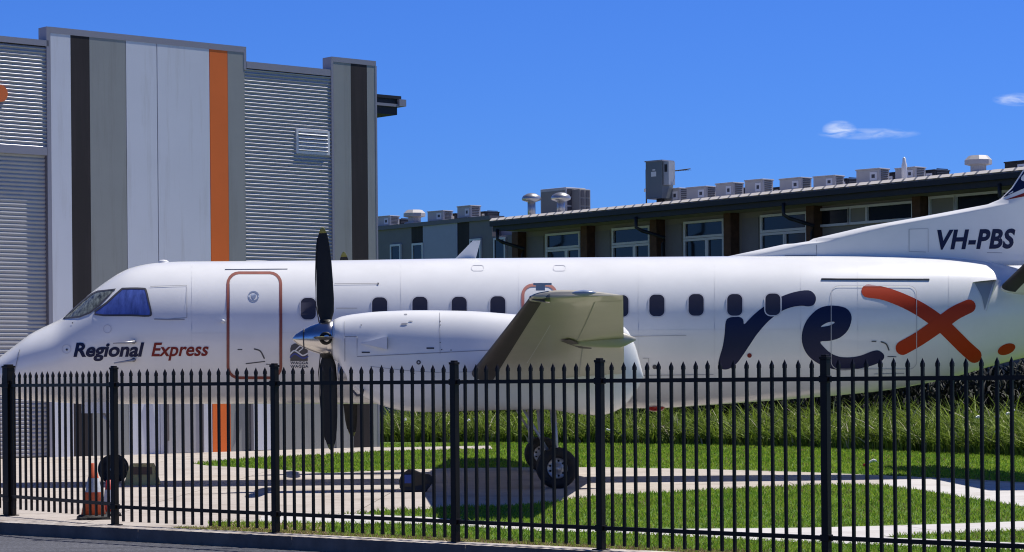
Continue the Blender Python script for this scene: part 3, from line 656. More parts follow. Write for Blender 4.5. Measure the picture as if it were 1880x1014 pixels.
# joints of the slabs, cut in by a grid of dark grooves
def joints(m, sx, sy, rot):
    t = m.node_tree; b = t.nodes['Principled BSDF']; src = b.inputs['Base Color'].links[0].from_socket
    co = t.nodes.new('ShaderNodeTexCoord'); mp = t.nodes.new('ShaderNodeMapping'); mp.inputs['Rotation'].default_value = (0, 0, rot)
    t.links.new(co.outputs['Object'], mp.inputs[0]); br = t.nodes.new('ShaderNodeTexBrick'); br.offset = 0.0; br.inputs['Scale'].default_value = 1.0
    br.inputs['Brick Width'].default_value = sx; br.inputs['Row Height'].default_value = sy; br.inputs['Mortar Size'].default_value = 0.012; br.inputs['Mortar Smooth'].default_value = 0.3
    br.inputs['Color1'].default_value = (1, 1, 1, 1); br.inputs['Color2'].default_value = (0.94, 0.94, 0.95, 1); br.inputs['Mortar'].default_value = (0.45, 0.43, 0.4, 1)
    mx = t.nodes.new('ShaderNodeMixRGB'); mx.blend_type = 'MULTIPLY'; mx.inputs[0].default_value = 1.0
    t.links.new(mp.outputs[0], br.inputs[0]); t.links.new(src, mx.inputs[1]); t.links.new(br.outputs[0], mx.inputs[2]); t.links.new(mx.outputs[0], b.inputs['Base Color'])
def stains(m, scale, lo, tint, stretch=(1, 1, 1), fac=1.0):
    t = m.node_tree; b = t.nodes['Principled BSDF']; src = b.inputs['Base Color'].links[0].from_socket
    co = t.nodes.new('ShaderNodeTexCoord'); mp = t.nodes.new('ShaderNodeMapping'); mp.inputs['Scale'].default_value = stretch; t.links.new(co.outputs['Object'], mp.inputs[0])
    n = t.nodes.new('ShaderNodeTexNoise'); n.inputs['Scale'].default_value = scale; n.inputs['Detail'].default_value = 10; n.inputs['Roughness'].default_value = 0.7; t.links.new(mp.outputs[0], n.inputs[0])
    r = t.nodes.new('ShaderNodeValToRGB'); r.color_ramp.elements[0].position = lo; r.color_ramp.elements[1].position = lo + 0.14; r.color_ramp.elements[0].color = (*tint, 1); r.color_ramp.elements[1].color = (1, 1, 1, 1)
    t.links.new(n.outputs[0], r.inputs[0]); mx = t.nodes.new('ShaderNodeMixRGB'); mx.blend_type = 'MULTIPLY'; mx.inputs[0].default_value = fac
    t.links.new(src, mx.inputs[1]); t.links.new(r.outputs[0], mx.inputs[2]); t.links.new(mx.outputs[0], b.inputs['Base Color'])
stains(M_conc, 0.7, 0.36, (0.80, 0.77, 0.74)); stains(M_conc, 6.0, 0.33, (0.72, 0.69, 0.66)); stains(M_path, 1.5, 0.36, (0.84, 0.81, 0.78)); stains(M_kerb, 3.0, 0.40, (0.65, 0.6, 0.55)); stains(M_asph, 1.1, 0.42, (0.72, 0.72, 0.74), (0.35, 2.0, 1))
joints(M_conc, 3.0, 3.0, R(2)); joints(M_path, 2.4, 2.4, R(-12))
# kerb line
kA = Vector((-6.05, 28.3)); kB = Vector((0.37, 23.05)); kd = (kB - kA).normalized(); kn = Vector((-kd.y, kd.x))   # kn away from the road
KP = lambda t, o=0.0: (kA.x + kd.x * t + kn.x * o, kA.y + kd.y * t + kn.y * o)
k0, k1 = -60.0, 45.0
ground, _ = sheet('ground', [KP(k0, 0.29), KP(k1, 0.29), (900, -200), (900, 1500), (-900, 1500), (-900, 400)], 0.0, M_lawn, world=True)
road, _ = sheet('road', [KP(k0), KP(k1), (60, -60), (-60, -60), (-90, 30)], -0.135, M_asph, world=True)
b = MB(); t_ = k0; 
while t_ < k1:
    a0, a1 = KP(t_ + 0.003), KP(t_ + 2.397); c1, c0 = KP(t_ + 2.397, 0.30), KP(t_ + 0.003, 0.30)
    f0, f1 = KP(t_ + 0.003, -0.02), KP(t_ + 2.397, -0.02)
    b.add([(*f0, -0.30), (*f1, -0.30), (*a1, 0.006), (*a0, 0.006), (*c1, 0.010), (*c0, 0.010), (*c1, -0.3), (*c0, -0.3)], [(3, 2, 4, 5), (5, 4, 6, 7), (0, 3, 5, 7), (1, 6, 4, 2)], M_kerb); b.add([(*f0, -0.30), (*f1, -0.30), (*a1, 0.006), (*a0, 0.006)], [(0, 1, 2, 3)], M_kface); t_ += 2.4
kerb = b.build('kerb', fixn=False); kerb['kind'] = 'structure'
apron = [(-900, 846), (0, 837), (430, 826), (680, 819), (697, 820.5), (705, 822), (900, 818.5), (905, 825), (780, 827), (705, 829), (575, 836), (450, 842), (380, 849), (354, 851.5), (380, 855), (520, 863), (596, 869), (660, 866), (730, 863), (824, 860), (960, 858.5), (1100, 858), (1290, 861.5), (1480, 867), (1620, 873), (1760, 879), (1880, 886), (2300, 905),
         (2300, 985), (2000, 945), (1880, 931), (1790, 917), (1720, 906), (1617, 891), (1560, 890), (1480, 892), (1390, 896), (1290, 901), (1150, 908), (1100, 912), (1056, 915), (1028, 921), (960, 929), (830, 931), (780, 935), (700, 938), (652, 943.5), (560, 945.5), (480, 946.5), (476, 959.5), (400, 958.5), (383, 960), (385, 972), (0, 955), (-900, 920)]
ap, _ = sheet('concrete_apron', apron, 0.004, M_conc)
pathp = [(480, 946.8), (652, 944), (780, 949), (900, 960), (990, 967.5), (1115, 972), (1324, 970.5), (1480, 969), (1600, 966), (1740, 962), (1880, 957), (2200, 946), (2200, 958), (1880, 974), (1718, 980), (1650, 983), (1622, 986), (1650, 988), (1718, 990), (1880, 997), (2200, 1012), (2200, 1032), (1880, 1010), (1622, 1001), (1480, 996), (1352, 990), (1220, 983), (1115, 978), (990, 975), (860, 967), (780, 963), (640, 961), (520, 960), (476, 959.3)]
pt, _ = sheet('footpath', pathp, 0.008, M_path)
pad, _ = sheet('concrete_pad', [(1617, 882), (1700, 880), (1900, 889), (2300, 908), (2300, 980), (2000, 944), (1880, 930.5), (1790, 916.5), (1720, 905.5), (1619, 890.5)], 0.008, M_path)
verge, VP = sheet('dry_verge', [(383, 960.5), (476, 960.3), (520, 961), (600, 962)] + [(600, 984), (383, 974)], 0.003, M_dirt)

def inpoly(x, y, P):
    ins = np.zeros(len(x), bool); j = len(P) - 1
    for i in range(len(P)):
        xi, yi = P[i]; xj, yj = P[j]
        with np.errstate(divide='ignore', invalid='ignore'):
            c = ((yi > y) != (yj > y)) & (x < (xj - xi) * (y - yi) / (yj - yi + 1e-12) + xi)
        ins ^= c; j = i
    return ins
def px2(ring): return [(G(u, v).x, G(u, v).y) for u, v in ring]
def in_any_paving(x, y): return inpoly(x, y, AP) | inpoly(x, y, PA)
AP, PA = px2(apron), px2(pathp)
def blades(name, x, y, h, wd, lean, mats, z0=0.0, seg=2, pick=None, curl=1.0):
    n = len(x); ang = rng.uniform(0, 2 * np.pi, n); ld = rng.uniform(0, 2 * np.pi, n); lean = lean * h * rng.uniform(0.2, 1.0, n)
    k = seg + 1; V = np.zeros((n, 2 * k, 3))
    for i in range(k):
        t = i / seg; ww = wd * (1 - t ** 1.5 * 0.92) / 2
        cx = x + np.cos(ld) * lean * t ** 2; cy = y + np.sin(ld) * lean * t ** 2; cz = z0 + h * (t - curl * 0.25 * t * t * (lean / np.maximum(h, 1e-6)))
        V[:, 2 * i, 0] = cx - np.cos(ang) * ww; V[:, 2 * i, 1] = cy - np.sin(ang) * ww; V[:, 2 * i, 2] = cz
        V[:, 2 * i + 1, 0] = cx + np.cos(ang) * ww; V[:, 2 * i + 1, 1] = cy + np.sin(ang) * ww; V[:, 2 * i + 1, 2] = cz
    base = np.arange(n)[:, None] * 2 * k
    fs = np.concatenate([np.stack([base[:, 0] + 2 * i, base[:, 0] + 2 * i + 1, base[:, 0] + 2 * i + 3, base[:, 0] + 2 * i + 2], 1) for i in range(seg)], 0)
    me = bpy.data.meshes.new(name); me.vertices.add(n * 2 * k); me.vertices.foreach_set('co', V.reshape(-1))
    me.loops.add(len(fs) * 4); me.loops.foreach_set('vertex_index', fs.reshape(-1).astype(np.int32))
    me.polygons.add(len(fs)); me.polygons.foreach_set('loop_start', np.arange(len(fs), dtype=np.int32) * 4); me.polygons.foreach_set('loop_total', np.full(len(fs), 4, np.int32))
    for m in mats: me.materials.append(m)
    pk = rng.integers(0, len(mats), n) if pick is None else pick
    me.polygons.foreach_set('material_index', np.tile(pk, seg).astype(np.int32)); me.update(calc_edges=True)
    o = bpy.data.objects.new(name, me); COL.objects.link(o); return o
GRM = [mat('grass_a', (0.22, 0.35, 0.030), 0.75, var=0.25, vscale=0.8, trans=0.45, spec=0.2), mat('grass_b', (0.29, 0.38, 0.048), 0.75, var=0.25, vscale=0.8, trans=0.45, spec=0.2),
       mat('grass_c', (0.15, 0.28, 0.028), 0.75, var=0.25, vscale=1.1, trans=0.45, spec=0.2), mat('grass_straw', (0.26, 0.20, 0.09), 0.8, var=0.2, trans=0.3, spec=0.2)]
# lawn blades over the seen trapezoid; density grows towards the camera
def scatter(n, ymin, ymax, pw=1.0, marg=1.12):
    y = ymin + (ymax - ymin) * rng.random(n) ** pw; x = (rng.random(n) * 2 - 1) * y * 940 / F * marg; return x, y
x, y = scatter(330000, 20.0, 62.0, 1.5)
side_ok = ((x - kA.x) * kn.x + (y - kA.y) * kn.y) > 0.31
ok = side_ok & ~in_any_paving(x, y) & ~((x < G(383, 960).x + (y - 26) * -0.1) & (y < 40) & (x < -3.2))
x, y = x[ok], y[ok]
dist = ((x - kA.x) * kn.x + (y - kA.y) * kn.y)
pick = rng.choice([0, 1, 2, 3], len(x), p=[0.42, 0.26, 0.28, 0.04]); patch = np.sin(x * 1.3 + 0.7 * y) * np.sin(y * 0.55 - x * 0.4) + np.sin(x * 3.1) * np.sin(y * 1.9 + 1) * 0.5; pick[(patch > 0.75) & (rng.random(len(x)) < 0.14)] = 3; pick[(patch < -0.7) & (rng.random(len(x)) < 0.6)] = 2; near_f = (dist < 0.72) & (rng.random(len(x)) < 0.6); pick[near_f] = 3
h = rng.uniform(0.02, 0.055, len(x)) * np.where(y < 30, 1.0, 1.25)
lawn = blades('lawn_grass', x, y, h, 0.012 + 0.0006 * (y - 20), 0.9, GRM, 0.0, 1, pick); tag(lawn, 'short green mown grass on the lawns round the paths', 'grass', kind='stuff')
# straw along the fence foot
n = 26000; t = rng.uniform(2.6, 24, n); o_ = np.abs(rng.normal(0, 0.13, n)) + 0.30
x = kA.x + kd.x * t + kn.x * o_; y = kA.y + kd.y * t + kn.y * o_
st = blades('dry_grass', x, y, rng.uniform(0.015, 0.045, n), 0.011, 1.8, [GRM[3], mat('straw_pale', (0.34, 0.25, 0.15), 0.85, var=0.2), GRM[3], GRM[0]], 0.0, 1); tag(st, 'dry straw-coloured grass along the foot of the black fence', 'grass', kind='stuff')
# a strip of strappy bushes behind the lawn
hb = [G(u, v) for u, v in ((560, 806), (700, 812), (900, 813.5), (1100, 815.5), (1290, 818), (1480, 823), (1700, 832), (1880, 840), (2150, 855))]
cum = [0.0]
for a, c in zip(hb[:-1], hb[1:]): cum.append(cum[-1] + (c - a).length)
def along(s):
    X = np.interp(s, cum, [p.x for p in hb]); Y = np.interp(s, cum, [p.y for p in hb]); return X, Y
n = 26000; s_ = rng.uniform(0, cum[-1], n); cl = np.round(s_ / 0.55) * 0.55 + rng.normal(0, 0.16, n)
dd = np.abs(rng.random(n)) ** 1.3 * 2.6; clump = np.sin(cl * 7.3) * 0.5 + 0.5
X, Y = along(cl); X2, Y2 = along(cl + 0.2); dx, dy = X2 - X, Y2 - Y; L_ = np.hypot(dx, dy) + 1e-6; nx2, ny2 = -dy / L_, dx / L_
sgnn = np.where(ny2 > 0, 1, -1); X += nx2 * sgnn * (dd + 0.25); Y += ny2 * sgnn * (dd + 0.25)
HM = [mat('strap_leaf_a', (0.20, 0.28, 0.035), 0.6, spec=0.25, var=0.4, vscale=1.4, trans=0.3), mat('strap_leaf_b', (0.10, 0.16, 0.025), 0.6, spec=0.25, var=0.4, vscale=1.4, trans=0.3), mat('strap_leaf_c', (0.26, 0.33, 0.07), 0.6, spec=0.25, var=0.3, vscale=1.4, trans=0.3), mat('strap_leaf_dead', (0.42, 0.38, 0.28), 0.7, var=0.3)]
hgt = rng.uniform(0.45, 1.0, n) * (0.70 + 0.42 * clump) * (0.75 + 0.35 * np.minimum(dd, 1.2)) * np.interp(cl, [0, cum[-1]], [0.95, 1.25])
pk = rng.choice([0, 1, 2, 3], n, p=[0.40, 0.36, 0.18, 0.06])
hd = blades('strap_leaf_planting', X, Y, hgt, 0.052, 1.35, HM, 0.0, 4, pk, 1.3); tag(hd, 'tall strappy green planting along the back of the lawn', 'bushes', kind='stuff')
# ------------------------------------------------------------ hangar
TH = R(41.3); HX = (-11.2, 52.3, TH)
M_panel = mat('pale_grey_panel', (0.68, 0.70, 0.76), 0.75, var=0.03, vscale=0.7); M_pdark = mat('charcoal_panel', (0.024, 0.020, 0.022), 0.85, var=0.08, vscale=0.8)
M_pgrey = mat('grey_green_panel', (0.30, 0.31, 0.30), 0.8, var=0.04, vscale=0.8); M_por = mat('orange_panel', (0.85, 0.17, 0.025), 0.75, var=0.05, vscale=0.8)
M_clad = mat('galvanised_cladding', (0.42, 0.42, 0.45), 0.42, metal=0.35, var=0.06, vscale=1.5); stains(M_panel, 1.6, 0.34, (0.90, 0.89, 0.87), (2.5, 1, 0.18)); stains(M_pgrey, 1.6, 0.36, (0.90, 0.89, 0.87), (2.5, 1, 0.18)); stains(M_pdark, 1.6, 0.40, (1.35, 1.3, 1.3), (2.5, 1, 0.18)); M_cap = mat('capping_grey', (0.28, 0.28, 0.33), 0.6)
M_jamb = mat('jamb_grey', (0.16, 0.15, 0.17), 0.7); M_roller = mat('roller_door_grey', (0.42, 0.42, 0.43), 0.6, var=0.04, vscale=2); M_fas = mat('dark_fascia', (0.014, 0.014, 0.018), 0.6)
han = thing('hangar', 'tall hangar behind the nose with charcoal, grey and orange striped wall panels and ribbed cladding', 'building', (HX[0], HX[1], 0), TH)
hp = lambda u, v, yl=0.0: PL(HX, u, v, yl)
def hx(u): return hp(u, 600)[0]
TOP = 9.42; TOP2 = 9.22
def slab(name, u0, u1, m, z0=0.0, z1=TOP, yo=0.0, th=0.25, par=han, gap=0.006):
    b = MB(); b.box(hx(u0) + gap, hx(u1) - gap, yo, yo + th, z0, z1, m); return b.build(name, par)
for u0, u1, m in ((97, 134, M_panel), (134, 168.5, M_pdark), (168.5, 235, M_pgrey), (235, 292.5, M_panel), (292.5, 389, M_panel), (389, 422, M_por), (422, 453, M_pgrey), (616, 648, M_pgrey), (648, 677.5, M_pdark), (677.5, 692.5, M_pgrey)):
    slab('wall_panel', u0, u1, m, gap=0.012 if u0 in (235, 292.5) else 0.003)
b = MB(); b.box(hx(97) + .02, hx(453) - .02, 0.10, 0.24, 0, TOP - .02, M_fas); b.box(hx(616) + .02, hx(692.5) - .02, 0.10, 0.24, 0, TOP - .02, M_fas); b.build('wall_core', han)
def corr(name, x0, x1, z0, z1, yo, m, pitch=0.087, amp=0.019):
    b = MB(); n = int((z1 - z0) / pitch * 8); prof = []
    for i in range(n + 1):
        z = z0 + (z1 - z0) * i / n; prof.append((yo - amp * math.cos(2 * math.pi * (z - z0) / pitch), z))
    vs = [(x0, y_, z_) for y_, z_ in prof] + [(x1, y_, z_) for y_, z_ in prof]; k = len(prof)
    b.add(vs, [(i, k + i, k + i + 1, i + 1) for i in range(k - 1)], m, True); return b.build(name, han)
corr('cladding', hx(453) + 0.01, hx(616) - 0.01, 3.2, TOP2 - 0.18, 0.03, M_clad)
zl = hp(50, 268)[1]
corr('cladding', hx(-420), hx(97) - 0.02, zl, TOP2 - 0.12, 0.03, M_clad)
slab('backing_wall', 453, 616, M_pgrey, 0, 3.2, 0.03); slab('backing_wall', 453, 616, M_fas, 3.2, TOP2 - .1, 0.2); slab('backing_wall', -420, 97, M_fas, zl, TOP2 - .1, 0.2)
b = MB()
b.box(hx(96), hx(453) + 0.05, -0.006, 0.34, TOP, TOP + 0.14, M_cap); b.box(hx(453) - .02, hx(453) + 0.05, -0.006, .34, TOP2 - 0.2, TOP, M_cap); b.box(hx(97) - 0.1, hx(97) - .005, -.006, .34, 0, TOP + .137, M_cap)
b.box(hx(453) + .06, hx(611), -0.006, 0.4, TOP2 - 0.16, TOP2, M_cap); b.box(hx(-420), hx(94), -0.006, 0.4, TOP2 - 0.1, TOP2 + .03, M_cap)
b.box(hx(613), hx(693) + .02, -0.006, 0.34, TOP, TOP + 0.12, M_cap); b.box(hx(612), hx(616) - .004, -.006, .34, 3.2, TOP + .117, M_cap); b.box(hx(692.5), hx(692.5) + .05, -.006, .34, 0, TOP - .003, M_cap)
b.build('capping', han)
# roller door
zt = hp(45, 283)[1]
b = MB(); b.box(hx(-420), hx(97) - 0.11, -0.008, 0.3, zt, zl, M_cap); b.box(hx(92), hx(97) - 0.11, -0.004, 0.5, 0, zt - .003, M_jamb); b.build('door_frame', han)
b = MB(); pitch = 0.092; z = 0.02; prof = []
while z < zt - 0.02:
    prof += [(0.115, z), (0.095, z + 0.02), (0.088, z + 0.045), (0.095, z + 0.068), (0.115, z + 0.085)]; z += pitch
vs = [(hx(-420), y_, z_) for y_, z_ in prof] + [(hx(92) + .01, y_, z_) for y_, z_ in prof]; k = len(prof)
b.add(vs, [(i, k + i, k + i + 1, i + 1) for i in range(k - 1)], M_roller); b.build('roller_door', han)
# louvred vent
M_slat = mat('white_slat', (0.85, 0.85, 0.85), 0.5)
b = MB(); lx0, lz1 = hp(548, 241); lx1, lz0 = hp(602, 279)[0], hp(548, 277)[1]
b.box(lx0, lx1, 0.048, 0.11, lz0, lz1, M_fas); fr = MB()
for a in ((lx0 - .06, lx1 + .06, lz0 - .06, lz0), (lx0 - .06, lx1 + .06, lz1, lz1 + .05), (lx0 - .06, lx0, lz0, lz1), (lx1, lx1 + .06, lz0, lz1)): fr.box(a[0], a[1], 0.0, 0.10, a[2], a[3], M_white2)
for i in range(5):
    z_ = lz0 + (i + 0.45) * (lz1 - lz0) / 5; M_ = Matrix.Translation((0, 0.012, z_)) @ Matrix.Rotation(R(35), 4, 'X'); fr.box(lx0, lx1, -0.034, 0.034, -0.006, 0.006, M_slat, M=M_)
lv = b.build('louvre_vent', han); fr.build('louvre_frame', lv)
# personnel doors at the foot
def pdoor(u0, u1, h, m):
    b = MB(); x0, x1 = hx(u0), hx(u1); b.box(x0, x1, -0.022, 0.02, 0.02, h, m); d = b.build('door', han)
    b = MB(); 
    for a in ((x0 - .07, x0, 0, h + .07), (x1, x1 + .07, 0, h + .07), (x0, x1, h, h + .07)): b.box(a[0], a[1], -0.05, -0.004, a[2], a[3], M_jamb)
    b.build('door_frame', d)
pdoor(305, 366, 2.35, M_roller); pdoor(462, 505, 2.3, M_panel)
b = MB(); xx = hx(303); b.tube([(xx, -0.09, 0.3), (xx, -0.09, 1.5), (xx - .1, -0.09, 2.1)], 0.03, M_jamb, 6); b.build('downpipe', han); b = MB(); b.tube([(hx(470), -0.09, 2.2), (hx(474), -0.12, 1.7)], 0.04, M_jamb, 6); b.build('downpipe', han)
# eave box on the far side
b = MB(); ex0 = hx(692.5) + .05; eo = hp(729, 195, 1.0)[0] - ex0; ez1 = hp(712, 181, 1.4)[1]; ez0 = hp(712, 214, 1.4)[1]
b.box(ex0 - .3, ex0 + eo, 1.0, 14, ez0, ez1 - .06, M_fas); b.box(ex0 - .3, ex0 + eo + .1, 0.95, 14, ez1 - .06, ez1 + .02, M_fas); b.box(ex0 + eo, ex0 + eo + .22, 0.9, 14, ez1 - .24, ez1 - .065, M_cap); b.box(ex0 - .3, ex0 + eo + .05, .94, .99, (ez0 + ez1) / 2 - .03, (ez0 + ez1) / 2 + .04, M_cap)
b.build('eave_gutter', han)
b = MB(); b.box(hx(-420), hx(692.5), 0.42, 16, 0, TOP2 - 0.3, M_cap); b.build('shed_body', han)
# orange disc of the sign at the edge of the picture
sx_, sz_ = hp(-1, 172); b = MB(); b.lathe([(0.001, 0), (0.185, 0), (0.185, 0.06), (0.001, 0.06)], mat('orange_sign', (0.75, 0.16, 0.03), 0.6), 28, Matrix.Translation((sx_, 0.02, sz_)) @ Matrix.Rotation(R(90), 4, 'X'), smooth=False)
b.build('sign_dot', han)
# ------------------------------------------------------------ office building with the long eave
YR = 60.0; ZE = EYE + 377 / F * YR
pr_ = Vector((0.2136 * YR, YR)); pl_ = Vector((-0.0103 * YR, 1.291 * YR)); bd = (pr_ - pl_).normalized(); TB = math.atan2(bd.y, bd.x)
BX = (pl_.x, pl_.y, TB); bp = lambda u, v, yl=0.0: PL(BX, u, v, yl)
off = thing('office_building', 'long low office block behind the fuselage with dark eave, brown piers and rooftop plant', 'building', (BX[0], BX[1], 0), TB)
WY = 1.35; bx = lambda u, yl=WY: bp(u, 500, yl)[0]
M_wall = mat('render_beige', (0.22, 0.205, 0.185), 0.85, var=0.06, vscale=0.8); M_brick = mat('brown_brick', (0.085, 0.038, 0.022), 0.85, var=0.3, vscale=6); M_wfr = mat('white_frame', (0.62, 0.62, 0.66), 0.5)
M_win = mat('office_glass', (0.014, 0.016, 0.022), 0.10, spec=0.4); M_blind = mat('blind', (0.22, 0.21, 0.19), 0.7); M_bp = mat('blue_grey_panel', (0.36, 0.37, 0.47), 0.8, var=0.03); M_bg = mat('mid_grey_panel', (0.185, 0.175, 0.19), 0.8, var=0.05)
xL, xR = bp(905, 405)[0], bp(2250, 300)[0]
b = MB(); b.box(bx(940), xR, WY, WY + 0.3, 0, ZE - 0.02, M_wall); b.build('wall', off)
b = MB()                                        # roof sheet with ribs and the eave
b.add([(xL, -0.05, ZE), (xR, -0.05, ZE), (xR, 14, ZE + 0.55), (xL, 14, ZE + 0.55), (xL, -0.05, ZE - .05), (xR, -0.05, ZE - .05), (xR, 14, ZE + 0.5), (xL, 14, ZE + 0.5)], [(0, 1, 2, 3), (7, 6, 5, 4), (0, 4, 5, 1), (0, 3, 7, 4), (1, 5, 6, 2)], M_cap)
x_ = xL
while x_ < xR - .45:
    xa, xb = x_ + 0.03, x_ + 0.37; b.add([(xa, -0.17, ZE - 0.02), (xb, -0.17, ZE - 0.02), (xb, -0.07, ZE + .065), (xa, -0.07, ZE + .065), (xb, .6, ZE + .09), (xa, .6, ZE + .09), (xb, .6, ZE), (xa, .6, ZE)], [(0, 1, 2, 3), (3, 2, 4, 5), (5, 4, 6, 7), (0, 7, 6, 1), (0, 3, 5, 7), (1, 6, 4, 2)], mat('cream_sheet', (0.72, 0.66, 0.58), 0.5)); x_ += 0.42
roof = b.build('roof', off)
b = MB(); b.box(xL, xR, -0.02, 0.10, ZE - 0.36, ZE - 0.052, M_fas); b.box(xL, xR, -0.14, -0.022, ZE - 0.20, ZE - 0.06, M_fas); b.box(xL - .02, xL + .05, .1, WY, ZE - .30, ZE - .052, M_fas); b.build('gutter', off)
b = MB(); b.box(xL + .05, xR, 0.10, WY, ZE - 0.33, ZE - 0.28, M_wall); b.build('soffit', off)
for u0, u1 in ((945, 960), (1069, 1089), (1196, 1217), (1332, 1353), (1485, 1504), (1680, 1700), (1900, 1925)):
    b = MB(); x0 = bx((u0 + u1) / 2, 1.15); b.box(x0 - 0.15, x0 + 0.15, 1.0, WY + .01, 0, ZE - 0.335, M_brick); b.build('pier', off)
def wbox(name, u0, u1, zt_, zb_, m, yo=0.03, par=off, fr=True):
    x0, x1 = bx(u0), bx(u1); b = MB(); b.box(x0, x1, WY - yo, WY + 0.01, zb_, zt_, m); o = b.build(name, par)
    if fr:
        b = MB(); w_ = 0.07
        for a in ((x0 - w_, x1 + w_, zt_, zt_ + w_), (x0 - w_, x1 + w_, zb_ - w_, zb_), (x0 - w_, x0, zb_, zt_), (x1, x1 + w_, zb_, zt_)): b.box(a[0], a[1], WY - 0.09, WY + .012, a[2], a[3], M_wfr)
        b.build('window_frame', o)
    return o
zz = lambda u, v: bp(u, v, WY)[1]
for um, uR, vt, vb, pa in ((1005, 1066, 434, 455, 1041), (1127, 1194, 424, 447, 1166), (1259, 1330, 412, 435, 1299), (1400, 1483, 400, 424, 1442)):
    zt_, zb_ = zz(um, vt), zz(um, vb)
    wbox('infill_panel', um - 36, um - 6, zt_ + .02, zb_ - 1.5, M_bg, 0.02, fr=False)
    wbox('window', um + 3, uR, zt_, zb_, M_win); wbox('window', um + 3, pa, zb_ - 0.15, zb_ - 1.5, M_win); wbox('window', pa + 5, uR, zb_ - 0.15, zb_ - 1.5, M_win)
zt_, zb_ = zz(1510, 388), zz(1510, 413)
wbox('window', 1510, 1561, zt_, zb_, M_win); wbox('window', 1564, 1594, zt_, zb_, M_blind); wbox('window', 1597, 1678, zt_, zb_, M_win)
zt_ = zz(1712, 366); wbox('window', 1713, 1756, zt_, zt_ - 1.0, M_blind); wbox('window', 1761, 1840, zt_, zt_ - 1.0, M_win); wbox('window', 1845, 1895, zt_, zt_ - 1.0, M_win)
# left wing of the same block: flat panels
ZW = bp(905, 395, 0.0)[1]
for u0, u1, m in ((560, 757, M_bg), (757, 779, M_pdark), (779, 842, M_bp), (842, 863, M_pdark), (863, 905, M_bg), (905, 941, M_bg)):
    b = MB(); top_ = ZW if u1 <= 906 else ZE - 0.38; b.box(bx(u0) + 0.004, bx(u1) - 0.004, WY - 0.02 if m is not M_bp else WY - 0.05, WY + 0.3, 0, top_, m); b.build('wall_panel', off)
b = MB(); b.box(bx(560), bx(905), WY - 0.12, WY + 0.5, ZW, ZW + 0.14, M_jamb); b.build('capping', off)
for u0, u1, vt in ((722, 737, 453), (762, 778, 451), (868, 884, 443), (912, 929, 441)):
    zt_ = zz(u0, vt); wbox('window', u0, u1, zt_, zt_ - 1.4, M_win, 0.06)
for u in (915, 1170, 1441, 1838):
    x0 = bx(u, 0.0); b = MB(); b.tube([(x0, -0.03, ZE - 0.30), (x0, -0.03, ZE - 0.62), (x0 + 0.10, 0.10, ZE - 0.72), (x0 + 0.34, 0.80, ZE - 0.92), (x0 + .36, 0.72, ZE - 1.1), (x0 + .36, 0.72, 0)], 0.055, M_fas, 8); b.build('downpipe', off)
b = MB(); b.box(bx(560), xR, WY + 0.35, 13.5, 0, ZE - 0.05, M_cap); b.build('building_core', off)
# ------------------------------------------------------------ rooftop plant: each a thing of its own
M_ac = mat('aircon_cream', (0.46, 0.44, 0.42), 0.55, var=0.05, vscale=3); M_acd = mat('aircon_grille', (0.06, 0.06, 0.07), 0.6); M_zinc = mat('zinc', (0.42, 0.42, 0.42), 0.35, metal=0.7, var=0.15, vscale=4)
def roofz(yl): return ZE + 0.55 * (yl + .05) / 14.05 + 0.01
def onroof(u, yl, left=False):
    x = bp(u, 400, yl)[0]; p = Vector((BX[0] + x * math.cos(TB) - yl * math.sin(TB), BX[1] + x * math.sin(TB) + yl * math.cos(TB), (ZW + .142) if left else roofz(yl) + .06)); return p
def make_ac(label, W=0.74, H=0.37, Dp=0.45, dark=False):
    t = thing('air_conditioner', label, 'air conditioner', group=None)
    m = M_ac if not dark else M_fas
    b = MB(); b.box(-W / 2, W / 2, -Dp / 2, Dp / 2, 0.05, H, m); b.box(-W / 2 - .02, W / 2 + .02, -Dp / 2 - .02, Dp / 2 + .02, H, H + 0.035, m); b.box(-W / 2 + .05, -W / 2 + .15, -Dp / 2, Dp / 2, 0, .05, M_acd); b.box(W / 2 - .15, W / 2 - .05, -Dp / 2, Dp / 2, 0, .05, M_acd); b.build('casing', t, bevel=0.01)
    b = MB(); b.box(W / 2 - 0.30, W / 2 - 0.08, -Dp / 2 - 0.012, -Dp / 2 + 0.01, 0.10, H - .06, M_white2); b.box(W / 2 - 0.24, W / 2 - 0.14, -Dp / 2 - 0.016, -Dp / 2 - .011, 0.16, H - .12, M_acd); b.build('badge_plate', t)
    b = MB()
    for i in range(6): b.box(W / 2 + .001, W / 2 + .018, -Dp / 2 + .08, Dp / 2 - .08, 0.09 + i * 0.05, 0.115 + i * 0.05, M_acd)
    b.build('grille', t); return t
place = ['behind the left wall panels, next to the hangar', 'just right of the left octagonal ventilator', 'rightmost on the left wing beside a dark unit',
         'just right of the grey cabinet', 'second to the right of the grey cabinet', 'third to the right of the grey cabinet', 'fourth to the right of the grey cabinet', 'fifth to the right of the grey cabinet', 'sixth to the right of the grey cabinet', 'last one left of the white flue', 'directly beside the white flue']
acs = [(712, 1), (808, 1), (861, 1), (1241, 0), (1288, 0), (1340, 0), (1394, 0), (1461, 0), (1522, 0), (1603, 0), (1672, 0)]
ac0 = None
for (u, left), pl in zip(acs, place):
    lab = 'cream rooftop air conditioner, ' + pl
    p = onroof(u, 1.9 if left else 1.5, left)
    if ac0 is None: ac0 = make_ac(lab); ac0.location = p; ac0.rotation_euler = (0, 0, TB + R(6)); ac0['group'] = 'cream air conditioners along the roof edge'
    else:
        q_ = dup(ac0, p, lab, TB + R(6 + rng.uniform(-4, 4))); q_.scale = (rng.uniform(0.9, 1.12), 1.0, rng.uniform(0.85, 1.2))
dk0 = None
